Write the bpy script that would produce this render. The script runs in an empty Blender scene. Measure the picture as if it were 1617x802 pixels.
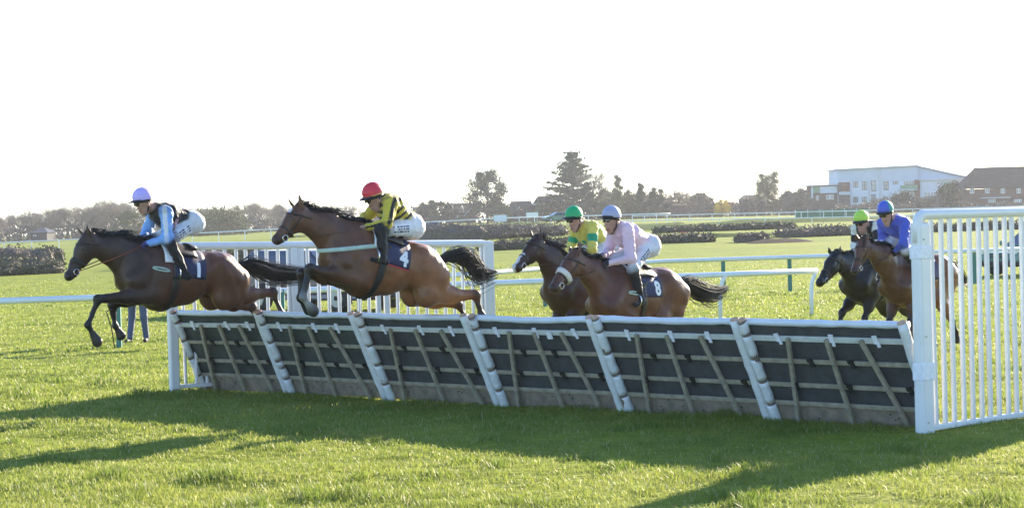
import bpy, math, random
import numpy as np
from mathutils import Vector, Matrix

scene = bpy.context.scene
R = math.radians
rng = np.random.default_rng(7)
random.seed(7)

# ------------------------------------------------------------------ camera
F, CX, CY = 3300.0, 808.5, 401.0          # focal length and centre in photograph pixels
CAM_H, ROLL, PITCH = 2.05, R(1.6), math.atan(52 / 3300.0)
CAM = Vector((0, 0, CAM_H))
RM = (Matrix.Rotation(R(90) - PITCH, 4, 'X') @ Matrix.Rotation(-ROLL, 4, 'Z'))
cam_data = bpy.data.cameras.new('camera')
cam_data.sensor_width = 36.0
cam_data.lens = 36.0 * F / 1617.0
cam_data.clip_start, cam_data.clip_end = 0.1, 9000.0
cam = bpy.data.objects.new('camera', cam_data)
scene.collection.objects.link(cam)
cam.matrix_world = Matrix.Translation(CAM) @ RM
scene.camera = cam

# ------------------------------------------------------------------ sky, sun, exposure
SUN_EL = R(17.5)
SUN_AZ = math.atan2(0.56, 0.83)            # clockwise from +Y
SUN_DIR = Vector((math.sin(SUN_AZ) * math.cos(SUN_EL), math.cos(SUN_AZ) * math.cos(SUN_EL), math.sin(SUN_EL)))
world = bpy.data.worlds.new('World')
scene.world = world
world.use_nodes = True
wn = world.node_tree.nodes
sky = wn.new('ShaderNodeTexSky')
sky.sky_type = 'NISHITA'
sky.sun_disc = False
sky.sun_elevation = SUN_EL
sky.sun_rotation = SUN_AZ
sky.altitude = 50
sky.air_density = 0.8
sky.dust_density = 0.25
sky.ozone_density = 3.0
world.node_tree.links.new(sky.outputs[0], wn['Background'].inputs[0])
wn['Background'].inputs[1].default_value = 0.12
sun_data = bpy.data.lights.new('sun', 'SUN')
sun_data.energy = 5.0
sun_data.angle = R(0.53)
sun_data.color = (1.0, 0.86, 0.66)
sun = bpy.data.objects.new('sun', sun_data)
scene.collection.objects.link(sun)
sun.rotation_euler = SUN_DIR.to_track_quat('Z', 'Y').to_euler()
sun.location = (20, 30, 30)
scene.view_settings.view_transform = 'Standard'
scene.view_settings.look = 'None'
scene.view_settings.exposure = 1.88
scene.view_settings.gamma = 1.0

# ------------------------------------------------------------------ helpers
C = scene.collection

def ray(px, py):
    return (RM.to_3x3() @ Vector(((px - CX) / F, -(py - CY) / F, -1.0)))

def at(px, py, D):
    d = ray(px, py)
    return CAM + d * (D / d.y)

def ground_at(px, py, z=0.0):
    d = ray(px, py)
    return CAM + d * ((z - CAM_H) / d.z)

def smooth01(t):
    t = np.clip(t, 0, 1)
    return t * t * (3 - 2 * t)

AX = np.array([-300, -110, -56, -30, 0, 40, 120, 300.0])
AZ = np.array([0.0, 0.0, 0.1, 0.6, 1.35, 1.15, 1.0, 1.0])

def terrain(x, y):
    x = np.asarray(x, float); y = np.asarray(y, float)
    yy = np.maximum(y, 1.0)
    xa = x * 230.0 / np.maximum(yy, 60)
    A = np.interp(xa, AX, AZ)
    z = A * np.clip((y - 95) / 150, 0, 1) ** 0.9
    z = z + 0.0022 * np.clip(y - 260, 0, 300) * 1.0
    z = z + 0.05 * np.sin(x * 0.11 + 1.3) * np.sin(y * 0.07) * smooth01((y - 40) / 60)
    z = z + 0.35 * np.exp(-((xa - 1) / 12.0) ** 2 - ((y - 200) / 22.0) ** 2)
    return z

def tz(x, y):
    return float(terrain(x, y))

class MB:
    """collects shapes of ONE mesh"""
    def __init__(self):
        self.v = []; self.f = []; self.mi = []
    def add(self, verts, faces, mi=0):
        o = len(self.v)
        self.v.extend([tuple(p) for p in verts])
        self.f.extend([tuple(i + o for i in fc) for fc in faces])
        self.mi.extend([mi] * len(faces))
        return self
    def box(self, lo, hi, M=None, mi=0):
        x0, y0, z0 = lo; x1, y1, z1 = hi
        v = [Vector(p) for p in ((x0,y0,z0),(x1,y0,z0),(x1,y1,z0),(x0,y1,z0),(x0,y0,z1),(x1,y0,z1),(x1,y1,z1),(x0,y1,z1))]
        if M is not None: v = [M @ p for p in v]
        return self.add(v, [(0,3,2,1),(4,5,6,7),(0,1,5,4),(1,2,6,5),(2,3,7,6),(3,0,4,7)], mi)
    def bar(self, a, b, w, h, up=(0,0,1), mi=0):
        a = Vector(a); b = Vector(b); d = (b - a); L = d.length; d.normalize()
        up = Vector(up); s = d.cross(up)
        if s.length < 1e-5: s = d.cross(Vector((0,1,0)))
        s.normalize(); u = s.cross(d)
        M = Matrix.Translation(a) @ Matrix(((d.x,s.x,u.x,0),(d.y,s.y,u.y,0),(d.z,s.z,u.z,0),(0,0,0,1)))
        return self.box((0,-w/2,-h/2),(L,w/2,h/2), M, mi)
    def tube(self, pts, rad, n=8, caps=True, mi=0, flat=1.0):
        pts = [Vector(p) for p in pts]
        if not hasattr(rad, '__len__'): rad = [rad] * len(pts)
        vs = []; fs = []
        prev = None
        for i, p in enumerate(pts):
            d = (pts[min(i+1, len(pts)-1)] - pts[max(i-1, 0)])
            if d.length < 1e-9: d = Vector((0,0,1))
            d.normalize()
            if prev is None:
                a = d.cross(Vector((0,0,1)))
                if a.length < 1e-3: a = d.cross(Vector((0,1,0)))
            else:
                a = prev - d * prev.dot(d)
            a.normalize(); prev = a
            b = d.cross(a)
            for k in range(n):
                t = 2 * math.pi * k / n
                vs.append(p + a * (math.cos(t) * rad[i]) + b * (math.sin(t) * rad[i] * flat))
        for i in range(len(pts) - 1):
            for k in range(n):
                k2 = (k + 1) % n
                fs.append((i*n+k, i*n+k2, (i+1)*n+k2, (i+1)*n+k))
        if caps:
            fs.append(tuple(range(n-1, -1, -1)))
            fs.append(tuple((len(pts)-1)*n + k for k in range(n)))
        return self.add(vs, fs, mi)
    def prism(self, poly, depth, M, mi=0):
        """polygon in local x,z extruded along local +y"""
        n = len(poly)
        v = [M @ Vector((x, 0, z)) for x, z in poly] + [M @ Vector((x, depth, z)) for x, z in poly]
        f = [tuple(range(n)), tuple(range(2*n-1, n-1, -1))]
        for i in range(n):
            j = (i+1) % n
            f.append((i, i+n, j+n, j))
        return self.add(v, f, mi)
    def build(self, name, mat, parent=None, smooth=False, bevel=0.0):
        return mesh_obj(name, self.v, self.f, mat, parent, smooth, self.mi, bevel)

def fix_normals(me):
    import bmesh
    bm = bmesh.new(); bm.from_mesh(me)
    bmesh.ops.recalc_face_normals(bm, faces=bm.faces)
    bm.to_mesh(me); bm.free()

def mesh_obj(name, v, f, mat, parent=None, smooth=False, mi=None, bevel=0.0, recalc=True):
    me = bpy.data.meshes.new(name)
    me.from_pydata([tuple(p) for p in v], [], [tuple(q) for q in f])
    mats = mat if isinstance(mat, (list, tuple)) else [mat]
    for m in mats: me.materials.append(m)
    if mi is not None and len(mats) > 1:
        me.polygons.foreach_set('material_index', mi)
    if recalc and len(f) < 20000: fix_normals(me)
    if smooth:
        me.polygons.foreach_set('use_smooth', [True] * len(me.polygons))
    o = bpy.data.objects.new(name, me)
    C.objects.link(o)
    if parent is not None: o.parent = parent
    if bevel > 0:
        b = o.modifiers.new('bevel', 'BEVEL'); b.width = bevel; b.segments = 2; b.limit_method = 'ANGLE'
    return o

def tag(o, label=None, cat=None, group=None, kind=None):
    if label: o['label'] = label
    if cat: o['category'] = cat
    if group: o['group'] = group
    if kind: o['kind'] = kind
    return o

def thing(name, label, cat, loc=(0,0,0), rotz=0.0, group=None):
    o = bpy.data.objects.new(name, None)
    o.empty_display_size = 0.2
    C.objects.link(o)
    o.location = loc; o.rotation_euler = (0, 0, rotz)
    return tag(o, label, cat, group)

def copy_tree(o, parent=None, label=None, group=None):
    c = o.copy(); C.objects.link(c); c.parent = parent
    if label: c['label'] = label
    if group: c['group'] = group
    for ch in list(o.children): copy_tree(ch, c)
    return c

# ------------------------------------------------------------------ materials
def new_mat(name):
    m = bpy.data.materials.new(name); m.use_nodes = True
    nt = m.node_tree
    return m, nt, nt.nodes, nt.links, nt.nodes['Principled BSDF']

def mat(name, col, rough=0.6, var=0.12, scale=8.0, bump=0.0, bscale=40.0, spec=0.5, metal=0.0, dirt=None, dscale=3.0, dth=0.62, coat=0.0):
    m, nt, N, L, P = new_mat(name)
    tc = N.new('ShaderNodeTexCoord')
    nz = N.new('ShaderNodeTexNoise'); nz.inputs['Scale'].default_value = scale; nz.inputs['Detail'].default_value = 5
    L.new(tc.outputs['Object'], nz.inputs['Vector'])
    rp = N.new('ShaderNodeMapRange')
    rp.inputs['From Min'].default_value = 0.3; rp.inputs['From Max'].default_value = 0.7
    rp.inputs['To Min'].default_value = 1 - var; rp.inputs['To Max'].default_value = 1 + var
    L.new(nz.outputs['Fac'], rp.inputs['Value'])
    mx = N.new('ShaderNodeMix'); mx.data_type = 'RGBA'; mx.blend_type = 'MULTIPLY'; mx.inputs['Factor'].default_value = 1
    mx.inputs['A'].default_value = (*col, 1)
    L.new(rp.outputs['Result'], mx.inputs['B'])
    out = mx.outputs['Result']
    if dirt is not None:
        n2 = N.new('ShaderNodeTexNoise'); n2.inputs['Scale'].default_value = dscale; n2.inputs['Detail'].default_value = 8; n2.inputs['Roughness'].default_value = 0.7
        L.new(tc.outputs['Object'], n2.inputs['Vector'])
        r2 = N.new('ShaderNodeMapRange'); r2.inputs['From Min'].default_value = dth; r2.inputs['From Max'].default_value = dth + 0.14
        r2.inputs['To Max'].default_value = 0.7
        L.new(n2.outputs['Fac'], r2.inputs['Value'])
        m2 = N.new('ShaderNodeMix'); m2.data_type = 'RGBA'
        L.new(r2.outputs['Result'], m2.inputs['Factor']); L.new(out, m2.inputs['A']); m2.inputs['B'].default_value = (*dirt, 1)
        out = m2.outputs['Result']
    L.new(out, P.inputs['Base Color'])
    P.inputs['Roughness'].default_value = rough
    P.inputs['Specular IOR Level'].default_value = spec
    P.inputs['Metallic'].default_value = metal
    P.inputs['Coat Weight'].default_value = coat
    if bump > 0:
        n3 = N.new('ShaderNodeTexNoise'); n3.inputs['Scale'].default_value = bscale; n3.inputs['Detail'].default_value = 4
        L.new(tc.outputs['Object'], n3.inputs['Vector'])
        b = N.new('ShaderNodeBump'); b.inputs['Strength'].default_value = bump; b.inputs['Distance'].default_value = 0.02
        L.new(n3.outputs['Fac'], b.inputs['Height']); L.new(b.outputs['Normal'], P.inputs['Normal'])
    return m

def attr_mat(name, rough=0.5, spec=0.5, var=0.15, scale=12.0, bump=0.15, bscale=30.0, transl=0.0, sheen=0.0, stretch=(1,1,1), coat=0.0):
    """colour from the mesh's own colour attribute, varied a little"""
    m, nt, N, L, P = new_mat(name)
    a = N.new('ShaderNodeAttribute'); a.attribute_name = 'Col'
    tc = N.new('ShaderNodeTexCoord')
    mp = N.new('ShaderNodeMapping'); mp.inputs['Scale'].default_value = stretch
    L.new(tc.outputs['Object'], mp.inputs['Vector'])
    nz = N.new('ShaderNodeTexNoise'); nz.inputs['Scale'].default_value = scale; nz.inputs['Detail'].default_value = 5
    L.new(mp.outputs['Vector'], nz.inputs['Vector'])
    rp = N.new('ShaderNodeMapRange')
    rp.inputs['From Min'].default_value = 0.3; rp.inputs['From Max'].default_value = 0.7
    rp.inputs['To Min'].default_value = 1 - var; rp.inputs['To Max'].default_value = 1 + var
    L.new(nz.outputs['Fac'], rp.inputs['Value'])
    mx = N.new('ShaderNodeMix'); mx.data_type = 'RGBA'; mx.blend_type = 'MULTIPLY'; mx.inputs['Factor'].default_value = 1
    L.new(a.outputs['Color'], mx.inputs['A']); L.new(rp.outputs['Result'], mx.inputs['B'])
    L.new(mx.outputs['Result'], P.inputs['Base Color'])
    P.inputs['Roughness'].default_value = rough; P.inputs['Specular IOR Level'].default_value = spec
    P.inputs['Sheen Weight'].default_value = sheen
    P.inputs['Coat Weight'].default_value = coat; P.inputs['Coat Roughness'].default_value = 0.35
    if bump > 0:
        n3 = N.new('ShaderNodeTexNoise'); n3.inputs['Scale'].default_value = bscale; n3.inputs['Detail'].default_value = 3
        L.new(mp.outputs['Vector'], n3.inputs['Vector'])
        b = N.new('ShaderNodeBump'); b.inputs['Strength'].default_value = bump; b.inputs['Distance'].default_value = 0.03
        L.new(n3.outputs['Fac'], b.inputs['Height']); L.new(b.outputs['Normal'], P.inputs['Normal'])
    if transl > 0:
        t = N.new('ShaderNodeBsdfTranslucent'); L.new(mx.outputs['Result'], t.inputs['Color'])
        ms = N.new('ShaderNodeMixShader'); ms.inputs[0].default_value = transl
        L.new(P.outputs[0], ms.inputs[1]); L.new(t.outputs[0], ms.inputs[2])
        L.new(ms.outputs[0], N['Material Output'].inputs['Surface'])
    return m

M = {}
M['white'] = mat('white_plastic', (0.70, 0.695, 0.70), 0.38, 0.05, 3, dirt=(0.42, 0.41, 0.34), dscale=7, dth=0.60)
M['pad'] = mat('white_padding', (0.66, 0.67, 0.68), 0.5, 0.08, 14, bump=0.5, bscale=38, dirt=(0.42, 0.40, 0.36), dscale=16, dth=0.6)
M['toppad'] = mat('white_vinyl', (0.60, 0.64, 0.71), 0.35, 0.06, 5, bump=0.25, bscale=9, dirt=(0.35, 0.36, 0.36), dscale=11, dth=0.64)
M['foam'] = mat('orange_foam', (0.50, 0.32, 0.22), 0.9, 0.25, 30)
M['foam_old'] = mat('old_brown_foam', (0.16, 0.125, 0.105), 0.9, 0.25, 30)
M['wood'] = mat('weathered_timber', (0.30, 0.265, 0.195), 0.8, 0.25, 14, bump=0.4, bscale=60, dirt=(0.17, 0.14, 0.10), dscale=9, dth=0.6)
M['woodpaint'] = mat('worn_white_timber', (0.56, 0.57, 0.54), 0.6, 0.12, 14, bump=0.3, bscale=50, dirt=(0.36, 0.33, 0.27), dscale=10, dth=0.6)
M['ply'] = mat('kick_board_ply', (0.24, 0.19, 0.145), 0.85, 0.25, 9, bump=0.3, bscale=50, dirt=(0.10, 0.10, 0.06), dscale=5, dth=0.55)
M['rubber'] = mat('dark_matting', (0.046, 0.050, 0.053), 0.75, 0.3, 6, bump=0.35, bscale=70, dirt=(0.075, 0.08, 0.08), dscale=7, dth=0.58)
M['rubber_green'] = mat('dark_green_matting', (0.040, 0.050, 0.045), 0.75, 0.3, 6, bump=0.35, bscale=70, dirt=(0.07, 0.085, 0.07), dscale=7, dth=0.58)
M['black'] = mat('black_strap', (0.012, 0.012, 0.012), 0.6, 0.2, 20)
M['steel'] = mat('galvanised_steel', (0.45, 0.45, 0.44), 0.45, 0.1, 30, metal=0.8)
M['teal'] = mat('teal_green_post', (0.035, 0.16, 0.13), 0.5, 0.1, 10)
M['rail'] = mat('white_running_rail', (0.68, 0.71, 0.74), 0.35, 0.05, 2, dirt=(0.42, 0.45, 0.42), dscale=5, dth=0.58)
M['tape'] = mat('white_tape', (0.74, 0.74, 0.80), 0.5, 0.1, 30)

# ------------------------------------------------------------------ ground
def vnoise(x, y, cell, seed=0):
    g = np.random.default_rng(seed).random((256, 256))
    u = np.asarray(x) / cell + 1000.0; w = np.asarray(y) / cell + 1000.0
    i = np.floor(u).astype(int); j = np.floor(w).astype(int)
    fu = smooth01(u - i); fw = smooth01(w - j)
    a = g[i % 256, j % 256]; b = g[(i+1) % 256, j % 256]; c = g[i % 256, (j+1) % 256]; d = g[(i+1) % 256, (j+1) % 256]
    return (a*(1-fu)+b*fu)*(1-fw) + (c*(1-fu)+d*fu)*fw

def fast_mesh(name, V, faces, mat_, parent=None, col=None, smooth=False):
    """V (n,3), faces a list of integer arrays (m,k)"""
    me = bpy.data.meshes.new(name)
    V = np.asarray(V, np.float32)
    me.vertices.add(len(V)); me.vertices.foreach_set('co', V.ravel())
    tot = sum(f.size for f in faces); npoly = sum(len(f) for f in faces)
    loops = np.concatenate([f.ravel() for f in faces]).astype(np.int32)
    ks = np.concatenate([np.full(len(f), f.shape[1]) for f in faces])
    starts = np.concatenate([[0], np.cumsum(ks)[:-1]]).astype(np.int32)
    me.loops.add(tot); me.loops.foreach_set('vertex_index', loops)
    me.polygons.add(npoly); me.polygons.foreach_set('loop_start', starts)
    if smooth: me.polygons.foreach_set('use_smooth', np.ones(npoly, bool))
    me.update(calc_edges=True)
    if col is not None:
        at_ = me.color_attributes.new('Col', 'FLOAT_COLOR', 'POINT')
        c4 = np.ones((len(V), 4), np.float32); c4[:, :3] = col
        at_.data.foreach_set('color', c4.ravel())
    me.materials.append(mat_)
    o = bpy.data.objects.new(name, me); C.objects.link(o)
    if parent is not None: o.parent = parent
    return o

def grass_ground_mat():
    m, nt, N, L, P = new_mat('racecourse_turf')
    tc = N.new('ShaderNodeTexCoord')
    def noise(scale, detail, sx=1, sy=1, rough=0.6):
        mp = N.new('ShaderNodeMapping'); mp.inputs['Scale'].default_value = (sx, sy, 1)
        L.new(tc.outputs['Object'], mp.inputs['Vector'])
        n = N.new('ShaderNodeTexNoise'); n.inputs['Scale'].default_value = scale; n.inputs['Detail'].default_value = detail; n.inputs['Roughness'].default_value = rough
        L.new(mp.outputs['Vector'], n.inputs['Vector']); return n
    n1 = noise(0.06, 4, 1, 1.6); n2 = noise(1.1, 6, 0.7, 1); n3 = noise(7, 5, 0.6, 1)
    r1 = N.new('ShaderNodeValToRGB'); e = r1.color_ramp.elements
    e[0].position, e[0].color = 0.33, (0.150, 0.200, 0.020, 1)
    e[1].position, e[1].color = 0.68, (0.225, 0.255, 0.030, 1)
    L.new(n1.outputs['Fac'], r1.inputs['Fac'])
    r2 = N.new('ShaderNodeValToRGB'); e = r2.color_ramp.elements
    e[0].position, e[0].color = 0.32, (0.72, 0.76, 0.7, 1)
    e[1].position, e[1].color = 0.62, (1.12, 1.08, 1.0, 1)
    L.new(n2.outputs['Fac'], r2.inputs['Fac'])
    mx = N.new('ShaderNodeMix'); mx.data_type = 'RGBA'; mx.blend_type = 'MULTIPLY'; mx.inputs['Factor'].default_value = 0.75
    L.new(r1.outputs['Color'], mx.inputs['A']); L.new(r2.outputs['Color'], mx.inputs['B'])
    r3 = N.new('ShaderNodeValToRGB'); e = r3.color_ramp.elements
    e[0].position, e[0].color = 0.36, (0.62, 0.66, 0.55, 1)
    e[1].position, e[1].color = 0.6, (1.15, 1.1, 1.0, 1)
    L.new(n3.outputs['Fac'], r3.inputs['Fac'])
    m2 = N.new('ShaderNodeMix'); m2.data_type = 'RGBA'; m2.blend_type = 'MULTIPLY'; m2.inputs['Factor'].default_value = 0.8
    L.new(mx.outputs['Result'], m2.inputs['A']); L.new(r3.outputs['Color'], m2.inputs['B'])
    L.new(m2.outputs['Result'], P.inputs['Base Color'])
    P.inputs['Roughness'].default_value = 0.85; P.inputs['Specular IOR Level'].default_value = 0.08
    b1 = N.new('ShaderNodeBump'); b1.inputs['Strength'].default_value = 0.6; b1.inputs['Distance'].default_value = 0.10
    L.new(n3.outputs['Fac'], b1.inputs['Height'])
    b2 = N.new('ShaderNodeBump'); b2.inputs['Strength'].default_value = 0.5; b2.inputs['Distance'].default_value = 0.25
    L.new(n2.outputs['Fac'], b2.inputs['Height']); L.new(b1.outputs['Normal'], b2.inputs['Normal'])
    L.new(b2.outputs['Normal'], P.inputs['Normal'])
    # upright blades pass light through towards the viewer
    t = N.new('ShaderNodeBsdfTranslucent'); L.new(m2.outputs['Result'], t.inputs['Color'])
    return m
M['turf'] = grass_ground_mat()

ys = np.concatenate([np.arange(2, 13, 1.0), np.arange(13, 60, 0.3), np.arange(60, 130, 2.0), np.arange(130, 300, 5.0), np.arange(300, 700, 25.0), np.array([800, 1100, 1600, 2400, 3400.0])])
us = np.linspace(-1, 1, 221)
YY, UU = np.meshgrid(ys, us, indexing='ij')
XX = UU * (12 + 0.55 * YY) 
ZZ = terrain(XX, YY)
near = smooth01((70 - YY) / 30)
ZZ = ZZ + near * 0.06 * (vnoise(XX, YY, 1.1, 3) - 0.5) + near * 0.04 * (vnoise(XX, YY, 0.5, 4) - 0.5)
ny, nx = YY.shape
idx = np.arange(ny * nx).reshape(ny, nx)
gf = np.stack([idx[:-1, :-1], idx[:-1, 1:], idx[1:, 1:], idx[1:, :-1]], -1).reshape(-1, 4)
ground = fast_mesh('ground', np.stack([XX, YY, ZZ], -1).reshape(-1, 3), [gf], M['turf'], smooth=True)
tag(ground, kind='structure')

M['blade'] = attr_mat('grass_blade', 0.5, 0.35, 0.1, 3, bump=0.0, transl=0.55)
def grass_blades():
    n = 740000
    q = rng.random(n)
    y = 14.0 * (100 / 14.0) ** q
    x = (rng.random(n) * 2 - 1) * (y * 0.262 + 1.6)
    cl = vnoise(x, y, 0.42, 11); cl2 = vnoise(x, y, 0.16, 12); big = vnoise(x, y, 2.3, 13)
    keep = (rng.random(n) < 0.30 + 0.95 * cl2) & (rng.random(n) < 1.1 - (np.clip(y - 25, 0, 99) / 78) ** 0.8)
    x, y, cl, cl2, big = x[keep], y[keep], cl[keep], cl2[keep], big[keep]; n = len(x)
    tuft = np.clip((cl - 0.55) * 3, 0, 1) * np.clip((cl2 - 0.35) * 2.5, 0, 1)
    h = (0.024 + 0.026 * rng.random(n) + 0.058 * tuft) * (0.7 + 0.6 * big)
    h *= 1 - 0.006 * np.clip(y - 35, 0, 65)
    w = 0.0032 * (y / 15.0) ** 1.1 * (0.7 + 0.6 * rng.random(n))
    az = rng.random(n) * 2 * np.pi
    lean = (0.25 + 0.75 * rng.random(n)) * h
    dx, dy = np.cos(az), np.sin(az)
    la = az + rng.normal(0, 0.9, n) + np.pi / 2
    lx, ly = np.cos(la) * lean, np.sin(la) * lean
    z0 = terrain(x, y) + smooth01((70 - y) / 30) * 0.06 * (vnoise(x, y, 1.1, 3) - 0.5) + smooth01((70 - y) / 30) * 0.04 * (vnoise(x, y, 0.5, 4) - 0.5) - 0.008
    P = np.zeros((n, 5, 3))
    P[:, 0] = np.stack([x - dx*w, y - dy*w, z0], -1); P[:, 1] = np.stack([x + dx*w, y + dy*w, z0], -1)
    P[:, 2] = np.stack([x + dx*w*.8 + lx*.35, y + dy*w*.8 + ly*.35, z0 + h*.62], -1)
    P[:, 3] = np.stack([x - dx*w*.8 + lx*.35, y - dy*w*.8 + ly*.35, z0 + h*.62], -1)
    P[:, 4] = np.stack([x + lx, y + ly, z0 + h], -1)
    base = (np.arange(n) * 5)[:, None]
    quads = base + np.array([0, 1, 2, 3]); tris = base + np.array([3, 2, 4])
    c1 = np.array([0.145, 0.205, 0.034]); c2 = np.array([0.315, 0.335, 0.075]); c3 = np.array([0.44, 0.41, 0.20])
    mixv = np.clip(0.15 + 0.75 * (vnoise(x, y, 0.9, 21) * 0.5 + rng.random(n) * 0.5) - 0.5 * tuft + 0.25 * (big - .5), 0, 1)[:, None]
    col = c1 * (1 - mixv) + c2 * mixv
    dead = (rng.random(n) < 0.05)[:, None]
    col = np.where(dead, c3, col)
    return fast_mesh('grass', P.reshape(-1, 3), [quads, tris], M['blade'], col=np.repeat(col, 5, 0))
grass = grass_blades()
tag(grass, 'short bright green racecourse grass in front of and beyond the hurdles', 'grass', kind='stuff')

# ------------------------------------------------------------------ vegetation
def mt(name, c, rough=0.8, var=0.3, scale=0.6): return mat(name, c, rough, var, scale, spec=0.2)
M['bark'] = mt('bark', (0.085, 0.07, 0.055))
M['twig'] = mt('bare_twigs', (0.15, 0.125, 0.105))
M['twig_red'] = mt('reddish_twigs', (0.16, 0.10, 0.085))
M['leaf_dark'] = mt('dark_evergreen_leaf', (0.034, 0.052, 0.024))
M['leaf_mid'] = mt('mid_green_leaf', (0.06, 0.085, 0.028))
M['leaf_olive'] = mt('olive_leaf', (0.115, 0.115, 0.040))
M['leaf_yellow'] = mt('yellow_blossom', (0.60, 0.42, 0.03))
M['leaf_brown'] = mt('brown_hedge_leaf', (0.19, 0.145, 0.11))
M['scrub_grey'] = mt('grey_scrub', (0.12, 0.10, 0.085))
M['leaf_hedge'] = mt('hedge_leaf', (0.115, 0.105, 0.062), scale=2.0)
M['hedge_core'] = mt('hedge_core', (0.065, 0.06, 0.04), scale=3.0)
M['hedge_core_brown'] = mt('brown_hedge_core', (0.11, 0.085, 0.062), scale=3.0)

def segs_mesh(S):
    """list of (a, b, ra, rb) -> 3 sided tapered sticks, numpy"""
    A = np.array([s[0] for s in S]); B = np.array([s[1] for s in S]); ra = np.array([s[2] for s in S])[:, None]; rb = np.array([s[3] for s in S])[:, None]
    d = B - A; d /= np.linalg.norm(d, axis=1)[:, None] + 1e-9
    ref = np.where(np.abs(d[:, 2:3]) > 0.9, np.array([[1.0, 0, 0]]), np.array([[0, 0, 1.0]]))
    u = np.cross(d, ref); u /= np.linalg.norm(u, axis=1)[:, None]; w = np.cross(d, u)
    n = len(S); P = np.zeros((n, 6, 3))
    for k in range(3):
        t = 2 * math.pi * k / 3
        o = u * math.cos(t) + w * math.sin(t)
        P[:, k] = A + o * ra; P[:, 3 + k] = B + o * rb
    b = (np.arange(n) * 6)[:, None]
    f = np.concatenate([b + np.array([k, (k+1) % 3, 3 + (k+1) % 3, 3 + k]) for k in range(3)])
    return P.reshape(-1, 3), f

def cards(P, size, rg, flat=0.0):
    n = len(P)
    a = rg.normal(size=(n, 3)); a[:, 2] *= (1 - flat); a /= np.linalg.norm(a, axis=1)[:, None]
    b = rg.normal(size=(n, 3)); b -= a * (a * b).sum(1)[:, None]; b /= np.linalg.norm(b, axis=1)[:, None]
    s = size * (0.6 + 0.8 * rg.random((n, 1)))
    V = np.stack([P - a*s*.5, P + b*s*.32, P + a*s*.5, P - b*s*.32], 1)
    f = (np.arange(n) * 4)[:, None] + np.array([0, 1, 2, 3])
    return V.reshape(-1, 3), f

def grow(rg, H, levels=5, spread=0.6, up=0.25, kids=(4, 4, 4, 4, 4), trunk_frac=0.28, r0=None):
    S = [[] for _ in range(levels + 1)]
    r0 = r0 or H * 0.022
    def rec(p, d, L, r, lv):
        n = 2 if lv < 3 else 1
        q = p; dd = d
        pts = [q]
        for i in range(n):
            dd = dd + Vector(rg.normal(0, 0.12, 3)); dd.z += 0.06; dd.normalize()
            e = q + dd * (L / n)
            S[lv].append((tuple(q), tuple(e), r * (1 - 0.35 * i / n), r * (1 - 0.35 * (i + 1) / n)))
            q = e; pts.append(q)
        if lv < levels:
            k = kids[min(lv, len(kids) - 1)]
            for i in range(k):
                f = 0.35 + 0.65 * (i + rg.random()) / k if lv else 0.55 + 0.45 * (i + rg.random()) / k
                f = min(f, 1.0)
                st = pts[0].lerp(pts[-1], f)
                a = Vector(rg.normal(0, 1, 3)); a -= dd * a.dot(dd); a.normalize()
                nd = dd * (1 - spread * (0.6 + 0.6 * rg.random())) + a * spread * 1.25
                nd.z += up; nd.normalize()
                rec(st, nd, L * (0.60 + 0.18 * rg.random()) * (1.0 if lv else 0.95), max(r * 0.54, H * 0.0017), lv + 1)
    rec(Vector((0, 0, 0)), Vector((0, 0, 1)), H * trunk_frac, r0, 0)
    # normalise the height
    zmax = max(s[1][2] for l in S for s in l)
    f = H / zmax
    return [[(tuple(np.array(a) * f), tuple(np.array(b) * f), ra, rb) for a, b, ra, rb in l] for l in S]

def bare_tree(H, seed, spread=0.6, up=0.25, levels=5, kids=(4,4,4,4,4), tw='twig', trunk_frac=0.28, name='bare_tree'):
    rg = np.random.default_rng(seed)
    S = grow(rg, H, levels, spread, up, kids, trunk_frac)
    t = thing(name, None, None)
    V, f = segs_mesh(S[0] + S[1] + S[2]); fast_mesh('trunk', V, [f], M['bark'], t)
    rest = [s for l in S[3:] for s in l]
    V, f = segs_mesh(rest); fast_mesh('crown', V, [f], M[tw], t)
    return t

def clump_tree(H, W, seed, leafmat, n_clump=26, per=150, leaf=0.34, trunk_h=0.3, gaps=True, name='evergreen_tree', shape='round'):
    rg = np.random.default_rng(seed)
    t = thing(name, None, None)
    cl = []; S = [((0, 0, 0), (0.1, 0, H * trunk_h), H * 0.03, H * 0.024), ((0.1, 0, H * trunk_h), (0, 0, H * 0.8), H * 0.024, H * 0.006)]
    for i in range(n_clump):
        u = (i + 0.5) / n_clump
        z = H * (trunk_h * 0.75 + (1 - trunk_h * 0.8) * u)
        if shape == 'round': prof = math.sin(math.pi * min(max(0.12 + 0.83 * u, 0), 1)) ** 0.65
        elif shape == 'cone': prof = (1 - u) ** 0.8 + 0.08
        else: prof = 0.55 + 0.45 * math.sin(math.pi * u)
        a = i * 2.4 + rg.random() * 1.2; r = W * 0.5 * prof * (0.45 + 0.55 * rg.random())
        c = np.array([math.cos(a) * r, math.sin(a) * r, z])
        cr = W * (0.13 + 0.09 * rg.random()) * (0.55 + 0.45 * prof)
        per_ = int(per * 2.6); p = rg.normal(size=(per_, 3)); p *= cr * 0.52; p[:, 2] *= 0.8
        cl.append(c + p)
        zb = max(H * trunk_h * 0.8, z - 0.12 * H)
        S.append(((0, 0, zb), tuple(c), H * 0.010, H * 0.004))
        for _ in range(5): S.append((tuple(c), tuple(c + rg.normal(0, cr * 0.8, 3)), H * 0.003, H * 0.001))
    V, f = segs_mesh(S); fast_mesh('trunk', V, [f], M['bark'], t)
    V, f = cards(np.concatenate(cl), leaf * 0.85, rg); fast_mesh('crown', V, [f], M[leafmat], t)
    return t

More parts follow.
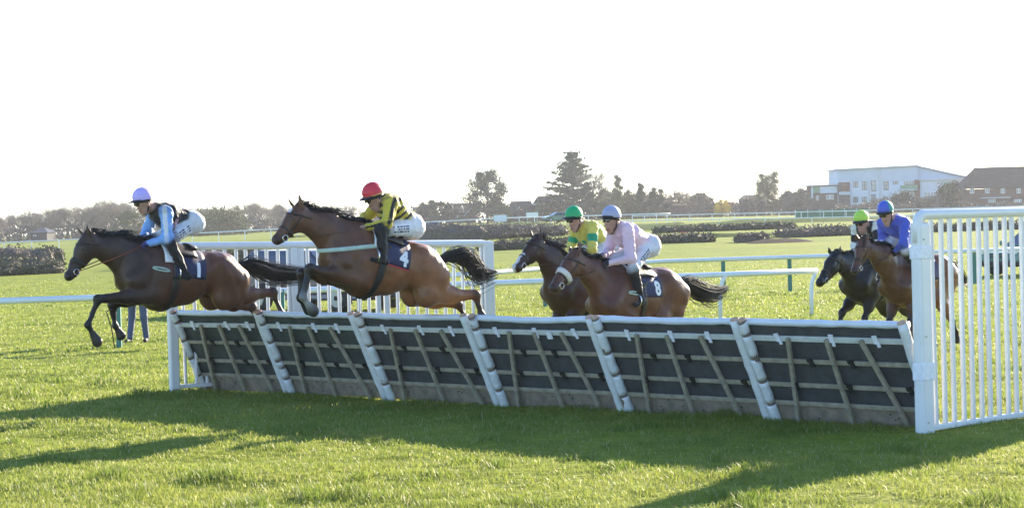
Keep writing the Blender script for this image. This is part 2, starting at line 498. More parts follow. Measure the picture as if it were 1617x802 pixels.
def conifer(H, W, seed, leafmat='leaf_dark', whorls=15, name='conifer_tree'):
    rg = np.random.default_rng(seed)
    t = thing(name, None, None)
    S = [((0, 0, 0), (0.15, 0, H * 0.5), H * 0.022, H * 0.014), ((0.15, 0, H * 0.5), (0, 0, H * 0.99), H * 0.014, H * 0.002)]
    pts = []
    for i in range(whorls):
        u = (i + 0.3 * rg.random()) / whorls
        z = H * (0.16 + 0.82 * u)
        nb = 6 if u < 0.75 else 4
        for k in range(nb):
            a = 2 * math.pi * (k + rg.random()) / nb
            L = W * 0.5 * ((1 - u) ** 0.62 + 0.07) * (0.62 + 0.48 * rg.random())
            e = np.array([math.cos(a) * L, math.sin(a) * L, z + L * (0.02 + 0.22 * rg.random())])
            s0 = np.array([0, 0, z - 0.03 * H])
            S.append((tuple(s0), tuple(e), H * 0.006, H * 0.0015))
            m = int(50 + 190 * L / (W * 0.5))
            q = rg.random(m) ** 0.6
            p = s0 + (e - s0) * q[:, None]
            p += rg.normal(0, 1, (m, 3)) * np.array([0.05, 0.05, 0.014]) * W * (0.35 + 0.65 * q[:, None])
            pts.append(p)
    V, f = segs_mesh(S); fast_mesh('trunk', V, [f], M['bark'], t)
    V, f = cards(np.concatenate(pts), 0.44, rg, 0.5); fast_mesh('crown', V, [f], M[leafmat], t)
    return t

def put(o, px, D, py=345, rotz=0.0, s=1.0, label=None, cat='tree', group=None, dz=0.0, sz=None):
    p = at(px, py, D)
    o.location = (p.x, D, tz(p.x, D) + dz); o.rotation_euler = (0, 0, rotz); o.scale = (s, s, sz or s)
    tag(o, label, cat, group)
    return o

def hsz(py_top, px, D):
    """height in metres above the local ground of something whose top is at py_top"""
    p = at(px, py_top, D)
    return p.z - tz(p.x, D)

# -- single trees of the middle distance
DT = 470
o = clump_tree(hsz(271, 770, DT), 9.6, 33, 'leaf_dark', 27, 190, 0.40, 0.26, name='evergreen_tree')
put(o, 770, DT, label='dark bushy evergreen tree standing alone between the two roofs')
o = conifer(hsz(234, 905, DT), 14.0, 5, whorls=18); put(o, 905, DT, label='tallest conifer with layered dark branches right of the houses')
o = bare_tree(hsz(262, 946, DT), 8, 0.62, 0.22, 5, (5,4,4,4,4)); put(o, 946, DT - 8, label='bare branching tree immediately right of the tallest conifer')
o = clump_tree(hsz(291, 927, DT), 4.5, 9, 'leaf_dark', 16, 120, 0.4, 0.15, shape='cone'); put(o, 927, DT - 15, label='small dark pointed evergreen below the tallest conifer')
o = clump_tree(hsz(318, 805, DT), 6, 19, 'leaf_mid', 14, 110, 0.4, 0.1); put(o, 790, DT - 5, label='low green shrubby tree right of the lone evergreen', s=0.8)
for i, (px, py, w, mt_, sh, lb) in enumerate([
    (976, 279, 4.0, 'leaf_olive', 'cone', 'slim olive pointed tree right of the bare tree'),
    (1013, 291, 3.6, 'leaf_dark', 'cone', 'narrow dark evergreen above the pink jockey'),
    (1037, 298, 4.5, 'leaf_dark', 'round', 'round dark evergreen right of the narrow one'),
    (962, 300, 6.5, 'leaf_olive', 'round', 'broad olive shrub at the foot of the bare tree'),
    (1000, 304, 6.0, 'leaf_olive', 'round', 'broad olive bush behind the pink jockey'),
    (858, 322, 5.0, 'leaf_olive', 'round', 'pale olive bush in front of the twin houses'),
    (690, 318, 6.0, 'leaf_dark', 'round', 'dark evergreen bush behind the yellow and black jockey'),
    (672, 322, 5.0, 'leaf_dark', 'round', 'low dark evergreen bush at the back of the striped jockey'),
    (1108, 306, 5.0, 'leaf_olive', 'round', 'olive bush left of the yellow blossom'),
    ]):
    o = clump_tree(hsz(py, px, DT), w, 40 + i, mt_, 15, 120, 0.42, 0.12, shape=sh); put(o, px, DT - 12 + 3 * i, label=lb)
o = bare_tree(hsz(289, 1070, DT), 61, 0.75, 0.15, 5, (5,4,4,4,3), 'twig_red', 0.22); put(o, 1074, DT, label='spreading reddish bare tree beyond the pink jockey')
o = bare_tree(hsz(292, 1050, DT), 62, 0.65, 0.2, 5, (4,4,4,4,3)); put(o, 1048, DT + 10, label='grey bare tree left of the spreading reddish one')
o = bare_tree(hsz(300, 1162, DT), 63, 0.8, 0.1, 5, (5,4,4,4,3), 'twig_red', 0.18); put(o, 1161, DT, label='round pinkish bare tree right of the yellow blossom')
o = clump_tree(hsz(274, 1213, DT), 6.4, 64, 'leaf_olive', 24, 130, 0.36, 0.2, shape='oval', name='ivy_clad_tree'); put(o, 1213, DT, label='tall olive ivy clad tree left of the white apartment block')
o = bare_tree(hsz(276, 1222, DT), 65, 0.5, 0.3, 5, (4,4,4,4,3)); put(o, 1226, DT + 4, label='thin bare tree leaning out behind the ivy clad tree')
o = clump_tree(hsz(311, 1140, DT), 5.0, 66, 'leaf_yellow', 12, 70, 0.35, 0.25, name='flowering_shrub'); put(o, 1140, DT - 25, label='bright yellow flowering shrub between the bare trees', cat='shrub', s=0.8)
for i, (px, py, lb) in enumerate([(1105, 309, 'squat brown bush below the reddish bare tree'), (1180, 316, 'brown thicket under the pinkish round tree'), (1250, 304, 'brown bush beside the low wing of the apartment block'),
                                  (1266, 300, 'taller brown bush touching the apartment block'), (1125, 322, 'brown thicket left of the yellow shrub'), (1195, 318, 'brown thicket left of the ivy clad tree')]):
    o = clump_tree(hsz(py, px, DT), 5.5, 90 + i, 'leaf_brown', 12, 110, 0.42, 0.1, name='brown_bush'); put(o, px, DT - 20 + i, label=lb, cat='bush')
for i, (px, py, D_, lb) in enumerate([(1425, 306, 440, 'dark bush before the middle of the apartment block'), (1500, 290, 430, 'large dark bush between the apartment block and the brick house'),
                                      (1470, 314, 430, 'low dark bush below the sloping roof of the apartment block'), (1390, 318, 445, 'small dark shrub below the apartment windows')]):
    o = clump_tree(hsz(py, px, D_), 6.2, 120 + i, 'leaf_dark' if i < 2 else 'leaf_brown', 14, 110, 0.4, 0.08, name='garden_bush'); put(o, px, D_, label=lb, cat='bush')

# -- the bare wood on the left, with copies that share their meshes
protos = [bare_tree(11, 200 + k, 0.58 + 0.06 * (k % 3), 0.24, 5, (5, 5, 4, 4, 4), 'twig', 0.22) for k in range(5)]
wood = [(-20, 332), (8, 334), (30, 330), (52, 326), (74, 322), (98, 318), (122, 318), (140, 316), (160, 312), (178, 308), (196, 310), (214, 312), (235, 316), (258, 320), (282, 318), (300, 322), (322, 320), (345, 322), (385, 314), (402, 311), (420, 313), (438, 316), (452, 320), (520, 318), (545, 314), (562, 320)]
wood = sorted(wood + [(-8, 338), (20, 332), (64, 330), (86, 324), (110, 322), (131, 320), (150, 318), (169, 312), (187, 311), (205, 314), (246, 322), (270, 322), (312, 326), (334, 328), (364, 326), (410, 316), (429, 318)])
names = {17: 'tallest bare tree of the hazy wood above the leftmost horse', 37: 'bare tree at the left of the small group left of the dark bay head', 34: 'tallest bare tree of the small group left of the dark bay head',
         41: 'bare tree seen between the second horse and its jockey'}
used = set()
for i, (px, py) in enumerate(wood):
    k = i % 5
    o = protos[k] if k not in used else copy_tree(protos[k]); used.add(k)
    D_ = 430 + (i * 37) % 60
    h = hsz(py, px, D_)
    put(o, px, D_, 375, rotz=i * 1.7, s=h / 11.0 * 1.12, sz=h / 11.0, label=names.get(i, 'leafless grey tree in the hazy wood behind the leaders'), group='bare trees of the left wood')

def thicket(name, label, x0, x1, D_, hf, mat_, n, leaf, cat='thicket', depth=10, seed=5, core='hedge_core'):
    """a mass of scrub nobody could count"""
    rg = np.random.default_rng(seed)
    px = x0 + (x1 - x0) * rg.random(n); dd = D_ + depth * rg.random(n)
    P = np.zeros((n, 3))
    top = np.array([hf(q) for q in px])
    RN = np.array(RM.to_3x3())
    d = np.stack([(px - CX) / F, -(top - CY) / F, -np.ones(n)], -1) @ RN.T
    X = d[:, 0] * dd / d[:, 1]; Zt = CAM_H + d[:, 2] * dd / d[:, 1]; G = terrain(X, dd)
    h = np.maximum(0.4, Zt - G) * (0.8 + 0.3 * rg.random(n))
    P = np.stack([X, dd, G + h * rg.random(n) ** 0.8], -1)
    V, f = cards(P, leaf, rg)
    o = fast_mesh(name, V, [f], M[mat_]); tag(o, label, cat, kind='stuff'); return o
thicket('scrub', 'hazy grey brown undergrowth of the wood at the left', -40, 600, 455, lambda x: 352 - 0.016 * x + 4 * math.sin(x * 0.06), 'scrub_grey', 9000, 0.8, depth=30, seed=5)
thicket('distant_scrub', 'brown garden scrub in front of the houses in the middle', 600, 1330, 478, lambda x: 327 - 0.004 * x + 3 * math.sin(x * 0.07), 'leaf_brown', 9000, 0.8, depth=20, seed=6)
thicket('garden_scrub', 'dark scrub below the apartment block and brick house', 1320, 1640, 428, lambda x: 327 - 0.004 * x + 2.5 * math.sin(x * 0.09), 'leaf_brown', 5000, 0.6, depth=8, seed=7)
thicket('garden_shrubs', 'olive and brown shrubbery massed behind the pink and yellow jockeys', 925, 1112, 486, lambda x: 313 - 0.004 * x + 4 * math.sin(x * 0.11) + 2 * math.sin(x * .31), 'leaf_olive', 7000, 0.55, depth=14, seed=8)
for i_, (px_, py_, lb_) in enumerate([(990, 288, 'fine bare tree between the two pointed evergreens'), (1024, 292, 'fine bare tree right of the narrow dark evergreen'), (1096, 300, 'small bare tree right of the spreading reddish one'), (663, 313, 'thin bare tree just behind the seat of the striped jockey'), (712, 306, 'thin bare tree rising over the dormer house'), (1180, 306, 'thin bare tree between the pinkish tree and the ivy clad tree')]):
    o = bare_tree(hsz(py_, px_, DT), 160 + i_, 0.62, 0.2, 5, (4,4,4,4,3)); put(o, px_, DT + 6, label=lb_)
o = clump_tree(hsz(337, 345, 400), 15, 140, 'leaf_olive', 22, 170, 0.45, 0.02, name='green_bush'); put(o, 333, 400, 370, label='broad olive green bush behind the leading jockey', cat='bush')
o = clump_tree(hsz(335, 205, 400), 6, 141, 'leaf_olive', 12, 120, 0.4, 0.05, name='green_bush'); put(o, 203, 400, 370, label='small olive bush left of the leading jockey', cat='bush')

# -- cut hedges and brush fences out in the course
def hedge(label, x0, x1, ytop0, ytop1, D0, D1, depth, leafmat='leaf_hedge', core='hedge_core', seed=1, name='hedge', rough=0.16, n=None):
    """a clipped hedge that stands on the terrain from pixel column x0 to x1"""
    rg = np.random.default_rng(seed)
    a = at(x0, 380, D0); b = at(x1, 380, D1)
    L = (b - a).xy.length; ux, uy = (b.x - a.x) / L, (b.y - a.y) / L
    ha, hb = max(0.5, hsz(ytop0, x0, D0)), max(0.5, hsz(ytop1, x1, D1))
    root = thing(name, label, 'hedge', (a.x, a.y, tz(a.x, a.y)))
    nu, prof = max(10, int(L / 0.5)), [(0.0, 0), (-0.06, .45), (0.02, .85), (0.14, .98), (0.5, 1.04), (0.86, .98), (0.98, .85), (1.05, .45), (1.0, 0)]
    V = []; 
    for i in range(nu + 1):
        q = i / nu; h = ha + (hb - ha) * q
        end = min(1.0, 0.45 + 2.2 * min(q, 1 - q) * L / 3.0)
        for k, (w, z) in enumerate(prof):
            off = (w - 0.5) * depth * end + 0.5 * depth + rg.normal(0, rough * 0.35)
            X = a.x + ux * L * q - uy * off; Y = a.y + uy * L * q + ux * off
            V.append((X - a.x, Y - a.y, tz(X, Y) - 0.05 - tz(a.x, a.y) + h * z * (0.88 + 0.12 * end) + (rg.normal(0, rough * 0.5) if z > .5 else 0)))
    m = len(prof); Fc = [(i*m+k, (i+1)*m+k, (i+1)*m+k+1, i*m+k+1) for i in range(nu) for k in range(m - 1)]
    Fc += [tuple(range(m)), tuple(nu*m + k for k in range(m-1, -1, -1))]
    mesh_obj('mass', V, Fc, M[core], root)
    V = np.array(V); n = n or int(330 * L * max(1.0, depth / 4))
    fi = rg.integers(0, nu, n); fk = rg.integers(0, m - 1, n); s = rg.random((n, 1)); t = rg.random((n, 1))
    p = (V[fi*m+fk]*(1-s)+V[(fi+1)*m+fk]*s)*(1-t) + (V[fi*m+fk+1]*(1-s)+V[(fi+1)*m+fk+1]*s)*t
    p += rg.normal(0, rough * 0.5, p.shape)
    VV, f = cards(p, 0.16, rg); fast_mesh('foliage', VV, [f], M[leafmat], root)
    return root
hedge('long low dark hedge at the left edge nearest the track', -30, 112, 416, 412, 106, 110, 2.5, seed=2)
hedge('clipped rounded brown hedge behind the low hedge at the left edge', 8, 98, 394, 395, 122, 124, 4, 'leaf_brown', 'hedge_core_brown', 3, rough=0.3)
hedge('small square hedge block at the far left edge', -20, 42, 408, 407, 114, 114, 2.0, seed=4)
hedge('dark hedge behind the ears of the leftmost horse', 84, 112, 392, 391, 130, 131, 3.0, seed=5)
hedge('dark hedge seen through the left end of the white wing', 225, 440, 398, 393, 112, 116, 2.5, seed=6)
hedge('dark low hedge right of the white wing, behind the bay', 772, 905, 390, 384, 123, 126, 2.0, seed=7)
hedge('wide brown bushy bank above the low hedge in the middle', 768, 905, 363, 357, 165, 172, 12, 'leaf_brown', 'hedge_core_brown', 8, rough=0.45)
hedge('dark clipped hedge right of the pink jockey', 1030, 1134, 379, 378, 131, 132, 2.0, seed=9)
hedge('long dark clipped hedge with a red marker right of the pink jockey', 1050, 1264, 363, 358, 172, 180, 2.2, seed=10)
hedge('low brown fence wing before the dug ditch', 1176, 1222, 380, 382, 128, 129, 1.6, 'leaf_brown', 'hedge_core_brown', 11)
hedge('brown brush hedge left of the lime capped jockey', 1262, 1372, 375, 371, 140, 144, 3.0, 'leaf_brown', 'hedge_core_brown', 12, rough=0.3)
hedge('dark brush hedge seen through the near right wing', 1452, 1660, 366, 361, 145, 148, 2.5, seed=13)
hedge('low brown hedge behind the green capped jockey', 880, 1010, 385, 381, 126, 129, 2.0, seed=14)
# the dug ditch before the fence: bare soil mound
def soil_mound(px0, px1, D_, h, name='earth_bank'):
    a = at(px0, 390, D_); b = at(px1, 390, D_ + 3)
    V = []; Fc = []; nu, nv = 24, 10
    for i in range(nu + 1):
        for j in range(nv + 1):
            u = i / nu; v = j / nv
            X = a.x + (b.x - a.x) * u; Y = a.y - 2.5 + 5 * v + (b.y - a.y) * u
            V.append((X, Y, tz(X, Y) - 0.03 + h * math.sin(math.pi * u) ** 0.7 * math.sin(math.pi * v) * (0.9 + 0.2 * random.random())))
    for i in range(nu):
        for j in range(nv):
            Fc.append((i*(nv+1)+j, (i+1)*(nv+1)+j, (i+1)*(nv+1)+j+1, i*(nv+1)+j+1))
    o = mesh_obj(name, V, Fc, M['soil'], None, True); tag(o, kind='structure'); return o
M['soil'] = mat('bare_soil', (0.035, 0.030, 0.027), 0.95, 0.3, 2, bump=0.5, bscale=6, spec=0.02)
soil_mound(1176, 1284, 126, 0.26)
M['rough_turf'] = mat('rough_dark_turf', (0.060, 0.098, 0.020), 0.9, 0.35, 1.2, bump=0.5, bscale=2.0, spec=0.03)
def turf_patch(name, px0, px1, D0, D1, h):
    a = at(px0, 350, D0); b = at(px1, 350, D0)
    V = []; Fc = []; nu, nv = 40, 12
    for i in range(nu + 1):
        for j in range(nv + 1):
            u = i / nu; v = j / nv
            X = a.x + (b.x - a.x) * u; Y = D0 + (D1 - D0) * v
            e = min(1, 6 * min(u, 1 - u)) * (min(1, v / 0.25) if v < .25 else 1 - (v - .25) / .75) * (0.75 + 0.5 * float(vnoise(X, Y, 4.0, 31)))
            V.append((X, Y, tz(X, Y) - 0.02 + h * e + 0.06 * random.random() * e))
    for i in range(nu):
        for j in range(nv):
            Fc.append((i*(nv+1)+j, (i+1)*(nv+1)+j, (i+1)*(nv+1)+j+1, i*(nv+1)+j+1))
    o = mesh_obj(name, V, Fc, M['rough_turf'], None, True); tag(o, kind='structure'); return o
turf_patch('grass_bank', 690, 900, 178, 230, 0.55)
turf_patch('rough_grass', 985, 1110, 184, 215, 0.6)
turf_patch('grass_ridge', 1080, 1700, 222, 236, 0.42)
turf_patch('grass_ridge', 900, 1340, 148, 153, 0.22)
turf_patch('grass_ridge', 640, 1010, 140, 146, 0.25)
turf_patch('grass_ridge', 280, 760, 150, 158, 0.25)
# ------------------------------------------------------------------ buildings beyond the course
M['render_white'] = mat('white_render', (0.58, 0.63, 0.69), 0.8, 0.06, 0.4, spec=0.1)
M['render_grey'] = mat('pale_grey_cladding', (0.47, 0.54, 0.61), 0.7, 0.06, 0.4, spec=0.1)
M['roof_edge'] = mat('pale_roof_edge', (0.5, 0.52, 0.54), 0.6, 0.05, 1, spec=0.1)
M['brick'] = mat('brown_brick', (0.15, 0.08, 0.058), 0.9, 0.2, 1.5, spec=0.1)
M['brick_dark'] = mat('dark_brick', (0.12, 0.075, 0.06), 0.9, 0.2, 1.5, spec=0.1)
M['tile_brown'] = mat('brown_roof_tile', (0.075, 0.052, 0.044), 0.85, 0.2, 1.0, spec=0.1)
M['tile_dark'] = mat('dark_roof_tile', (0.065, 0.055, 0.052), 0.85, 0.2, 1.0, spec=0.1)
M['frame_dark'] = mat('dark_window_frame', (0.03, 0.028, 0.032), 0.5, 0.05, 2, spec=0.1)
M['frame_white'] = mat('white_window_frame', (0.75, 0.75, 0.74), 0.5, 0.05, 2, spec=0.1)
M['pane'] = mat('window_glass', (0.20, 0.23, 0.27), 0.10, 0.1, 1, spec=0.8)  # grey-blue of the reflected sky is put into the pane colour
M['green_panel'] = mat('green_cladding', (0.20, 0.32, 0.19), 0.7, 0.08, 1, spec=0.1)
M['recess_shade'] = mat('painted_recess_shade', (0.09, 0.075, 0.075), 0.8, 0.1, 1, spec=0.1)  # shade inside the balcony recess, put into the colour

class Facade:
    """frontal building measured in photograph pixels at depth D; y of a piece = D + offset"""
    def __init__(s, root, D): s.r = root; s.D = D; s.o = Vector(root.location)
    def pt(s, px, py, dy=0.0):
        p = at(px, py, s.D); return Vector((p.x, s.D + dy, p.z)) - s.o
    def box(s, name, x0, x1, y0, y1, d0, d1, m, parent=None):
        xm, ym = (x0 + x1) / 2, (y0 + y1) / 2
        a = s.pt(x0, ym); b = s.pt(x1, ym); c = s.pt(xm, y0); d = s.pt(xm, y1)
        return MB().box((a.x, d0, d.z), (b.x, d1, c.z), Matrix.Translation((0, s.D - s.o.y, 0))).build(name, M[m], parent or s.r)
    def poly(s, name, pts, d0, d1, m, parent=None):
        n = len(pts); v = [s.pt(x, y, d0) for x, y in pts] + [s.pt(x, y, d1) for x, y in pts]
        f = [tuple(range(n)), tuple(range(2*n-1, n-1, -1))] + [(i, (i+1) % n, (i+1) % n + n, i + n) for i in range(n)]
        return mesh_obj(name, v, f, M[m], parent or s.r)
    def window(s, x0, x1, y0, y1, d, frame='frame_dark', bars=1, cross=True):
        w = s.box('window', x0, x1, y0, y1, d - 0.12, d - 0.02, frame)
        nx = bars + 1
        g = 0.7
        for i in range(nx):
            a = x0 + (x1 - x0) * i / nx + g * 0.6; b = x0 + (x1 - x0) * (i + 1) / nx - g * 0.6
            if cross:
                ym = y0 + (y1 - y0) * 0.45; g = 0.85
                s.box('pane', a, b, y0 + g, ym - g * .4, d - 0.15, d - 0.125, 'pane', w); s.box('pane', a, b, ym + g * .4, y1 - g, d - 0.15, d - 0.125, 'pane', w)
            else:
                s.box('pane', a, b, y0 + g, y1 - g, d - 0.15, d - 0.125, 'pane', w)
        return w

def brk_root(name, label, px, D, cat='building'):
    p = at(px, 335, D); return thing(name, label, cat, (p.x, D, tz(p.x, D) - 0.5))
DB = 470
ap = brk_root('apartment_building', 'white three storey apartment block with sloping roofline at the right', 1400, DB)
fa = Facade(ap, DB)
fa.poly('wall', [(1323, 333), (1323, 269), (1449, 262.5), (1449, 333)], 0, 14, 'render_white')
fa.poly('upper_cladding', [(1323.5, 286), (1323.5, 269.5), (1388, 266), (1388, 286)], -0.12, -0.01, 'render_grey')
fa.poly('upper_cladding', [(1389, 286), (1389, 266), (1448.5, 263), (1448.5, 286)], -0.16, -0.01, 'render_grey')
fa.poly('roof', [(1318, 269), (1318, 267), (1449, 260.3), (1450, 262.4)], -0.9, 14, 'roof_edge')
fa.box('column', 1372, 1374, 286, 332, -0.25, -0.01, 'roof_edge'); fa.box('column', 1388.5, 1391, 268, 332, -0.3, -0.01, 'roof_edge')
b = fa.box('balcony', 1323.5, 1342, 288, 332, -0.5, -0.01, 'recess_shade')  # dark block standing in for the shaded recess
fa.box('screen', 1328, 1340, 288, 303, -0.62, -0.52, 'brick', b); fa.box('railing', 1324, 1342, 303, 308, -1.2, -0.52, 'roof_edge', b); fa.box('railing', 1324, 1342, 324, 329, -1.2, -0.52, 'frame_dark', b)
for x in (1351, 1365, 1399):
    for y in (287, 311): fa.window(x - 4, x + 4, y, y + 13 if x != 1351 else y + 9, 0, bars=1)
fa.window(1376, 1383, 285, 302, 0, bars=0); fa.window(1376, 1383, 307, 324, 0, bars=0)
fa.window(1410, 1418, 284, 291, 0); fa.window(1410, 1417, 308, 318, 0)
fa.window(1428, 1446, 284, 292, 0, bars=3, cross=False)
b = fa.box('balcony', 1420, 1447, 299, 301, -1.4, -0.01, 'roof_edge'); fa.box('railing', 1420, 1447, 292.5, 298.5, -1.45, -1.35, 'green_panel', b)
fa.window(1428, 1446, 303, 312, 0, bars=2, cross=False)
fa.box('brick_panel', 1444, 1452.5, 284, 330, -0.35, -0.02, 'brick')
# the lower wing whose roof falls away to the right, and the single storey wing to the left
fa.poly('side_wall', [(1449, 333), (1449, 263), (1529, 281), (1529, 333)], 2.0, 13.8, 'render_grey')
fa.poly('roof', [(1449, 262.3), (1449, 260.6), (1531, 278.5), (1531, 280.5)], 1.2, 13.9, 'roof_edge')
fa.poly('side_extension', [(1453, 333), (1453, 285), (1520, 283.5), (1520, 333)], 0.1, 1.95, 'render_white')
fa.box('eaves', 1451, 1524, 282.2, 284.6, -0.5, 2.1, 'roof_edge')
fa.box('green_panel', 1490, 1502, 288, 300, -0.06, 0.09, 'green_panel'); fa.box('brick_panel', 1503, 1519, 288, 326, -0.05, 0.09, 'brick')
for x in (1464, 1474, 1482): fa.window(x - 4, x + 4, 303, 312, 0.1, 'frame_white', 1, False)
fa.poly('low_wing', [(1282, 333), (1282, 294), (1322.8, 292), (1322.8, 333)], 0.5, 9, 'brick_dark')
fa.box('white_panel', 1295, 1322, 294.5, 305, 0.3, 0.49, 'render_white'); fa.box('green_panel', 1284, 1294.6, 294.8, 305, 0.3, 0.49, 'green_panel')
fa.poly('roof', [(1274, 294.5), (1274, 292.5), (1323, 290.2), (1323, 292.2)], -0.6, 9.2, 'roof_edge')
fa.window(1305, 1317, 308, 315, 0.45, 'frame_white', 1, False); fa.window(1288, 1294, 308, 318, 0.45, 'frame_dark', 0, False)
fa.box('corner_post', 1281.6, 1284, 295, 320, 0.2, 0.48, 'render_white')

bh = brk_root('brick_house', 'brown brick terrace with a hipped tiled roof at the right edge', 1580, 455)
fb = Facade(bh, 455)
fb.box('wall', 1526, 1680, 297, 333, 0, 9, 'brick')
v = [fb.pt(1519.5, 298, -0.6), fb.pt(1690, 295, -0.6), fb.pt(1690, 295, 9.6), fb.pt(1519.5, 298, 9.6), fb.pt(1546, 264, 4.5), fb.pt(1690, 260, 4.5)]
mesh_obj('roof', v, [(0, 1, 5, 4), (2, 3, 4, 5), (3, 0, 4), (0, 3, 2, 1), (1, 2, 5)], M['tile_brown'], bh)
for x in (1535, 1559, 1583.5, 1608.5, 1636): fb.window(x - 3.4, x + 3.4, 297.6, 305.5, 0, 'frame_white', 1, False)
for x in (1566, 1607): fb.window(x - 6, x + 6, 315, 320, 0, 'frame_white', 3, False)
fb.box('porch_canopy', 1548, 1594, 311.5, 313.2, -1.0, -0.01, 'roof_edge')

def small_house(name, label, x0, x1, yr, ye, yb, D, roofm, wallm, gable_px=6, cat='house'):
    h = brk_root(name, label, (x0 + x1) / 2, D, cat); f = Facade(h, D)
    f.box('wall', x0 + 1, x1 - 1, ye + 0.3, yb, 0, 8, wallm)
    v = [f.pt(x0 - 1, ye + 1, -0.5), f.pt(x1 + 1, ye, -0.5), f.pt(x1 + 1, ye, 8.5), f.pt(x0 - 1, ye + 1, 8.5), f.pt(x0 + gable_px, yr + .6, 4), f.pt(x1 - gable_px, yr, 4)]
    mesh_obj('roof', v, [(0, 1, 5, 4), (2, 3, 4, 5), (3, 0, 4), (1, 2, 5), (0, 3, 2, 1)], M[roofm], h)
    return h, f
h, f = small_house('dormer_house', 'brick house with two white dormer gables beyond the second jockey', 702, 752, 320.5, 337, 352, 480, 'tile_dark', 'brick_dark', 4)
for x in (713.5, 729):
    d = f.poly('dormer', [(x - 4, 336), (x - 3.4, 330), (x, 324), (x + 3.4, 330), (x + 4, 336)], -0.9, 2.0, 'frame_white'); f.box('pane', x - 1.6, x + 1.6, 330, 335, -0.96, -0.92, 'pane', d)
f.poly('gable_wall', [(738, 345), (738, 338), (749.5, 322), (753, 338), (753, 345)], -0.55, -0.35, 'brick'); f.poly('barge_board', [(733, 342), (733, 339.5), (749, 321.5), (750, 323)], -0.75, -0.6, 'frame_white')
for x in (708, 722): f.window(x - 3, x + 3, 339.5, 344, 0, 'frame_white', 1, False)
h, f = small_house('dark_roofed_house', 'dark roofed house with a pale skylight left of the tallest conifer', 800, 846, 317, 340, 352, 480, 'tile_dark', 'brick_dark', 7)
f.poly('skylight', [(815, 332), (820.5, 326.3), (822, 326.6), (816.5, 332.6)], -0.05, 1.6, 'frame_white')
h, f = small_house('twin_house', 'brick house with a row of white windows behind the green capped jockey', 841, 892, 309, 322, 350, 474, 'tile_dark', 'brick', 8)
f.box('fascia', 841, 890, 321.6, 323, -0.62, -0.52, 'frame_white')
for x in (852, 858.5, 867, 879): f.window(x - 2.4, x + 2.4, 324.5, 330, 0, 'frame_white', 1, False)
for x in (853, 870): f.window(x - 4, x + 4, 336, 341, 0, 'frame_white', 2, False)
h, f = small_house('long_low_shed', 'long low brown shed under the reddish bare tree', 1062, 1102, 321, 324, 340, 465, 'tile_brown', 'brick_dark', 3)
for x in range(1066, 1100, 7): f.box('door', x, x + 5.5, 326, 338, -0.05, -0.01, 'brick')
h, f = small_house('bungalow', 'small bungalow with a pale roof right of the yellow shrub', 1170, 1196, 322, 329, 342, 462, 'tile_dark', 'frame_white', 4)
f.window(1176, 1184, 330.5, 335, 0, 'frame_dark', 1, False)
h, f = small_house('timber_cottage', 'small dark gabled cottage at the far left below the wood', 47, 75, 359, 367, 380, 410, 'frame_dark', 'frame_dark', 12)
f.window(52, 58, 370, 374, 0, 'frame_dark', 1, False)
for i, (x0, x1, yr, ye, lb) in enumerate([(1096, 1120, 309, 315, 'distant brown roof left of the yellow shrub'), (1172, 1206, 307, 314, 'distant brown roof behind the pinkish tree'), (1236, 1276, 304, 312, 'distant brown roof behind the bushes by the apartment block')]):
    small_house('distant_house', lb, x0, x1, yr, ye, 340, 540, 'tile_brown', 'brick', 5)

# ------------------------------------------------------------------ running rails
def running_rail(label, pts, top, r, spacing, postmat='rail', railmat='rail', post_r=None, follow=True, group=None, posts=None, plank=False, name='running_rail'):
    """pts: (pixel column, depth) pairs, at rail height 'top' above the ground"""
    W = []
    for px, D in pts:
        p = at(px, 360 if D > 80 else 430, D); z = tz(p.x, D) if follow else 0.0
        W.append(Vector((p.x, D, z + top)))
    root = thing(name, label, 'rail', (W[0].x, W[0].y, W[0].z - top), group=group)
    o = Vector(root.location)
    n = []
    for a, b in zip(W[:-1], W[1:]):
        k = max(1, int((b - a).length / 4))
        for i in range(k): n.append(a.lerp(b, i / k))
    n.append(W[-1])
    if follow:
        for p in n: p.z = tz(p.x, p.y) + top
    MB().tube([p - o for p in n], r, 8).build('rail', M[railmat], root, True)
    cum = 0.0; nxt = spacing * 0.5; me = None
    for a, b in zip(n[:-1], n[1:]):
        L = (b - a).length
        while nxt < cum + L and posts is None:
            p = a.lerp(b, (nxt - cum) / L); nxt += spacing
            if me is None:
                q = MB().tube([(0, 0, -0.05), (0, 0, top - r * 0.8)], post_r or r * 0.8, 6).build('post', M[postmat], root); me = q.data
            else:
                q = bpy.data.objects.new('post', me); C.objects.link(q); q.parent = root
            q.location = Vector((p.x, p.y, p.z - top)) - o
        cum += L
    return root, W, o
running_rail('white far running rail along the left under the bare wood', [(-60, 232), (130, 236), (330, 240), (480, 242)], 1.15, 0.06, 3.0)
running_rail('white far running rail curving past the houses in the middle', [(560, 236), (690, 232), (800, 238), (860, 244), (950, 250), (1060, 252)], 1.15, 0.06, 3.0)
running_rail('white far running rail in front of the apartment block', [(1000, 268), (1260, 272), (1640, 276)], 0.95, 0.06, 3.0)
running_rail('lower white far rail on the rise right of the pink jockey', [(960, 226), (1120, 222), (1260, 218), (1640, 214)], 0.55, 0.05, 5.0)
M['mesh_green'] = mat('green_fence_sheet', (0.06, 0.16, 0.09), 0.8, 0.15, 0.5)
p0 = at(1256, 345, 280); p1 = at(1372, 345, 281)
gs = thing('screen_fence', 'green sheeted fence behind the lime capped jockey', 'fence', (p0.x, p0.y, tz(p0.x, p0.y)))
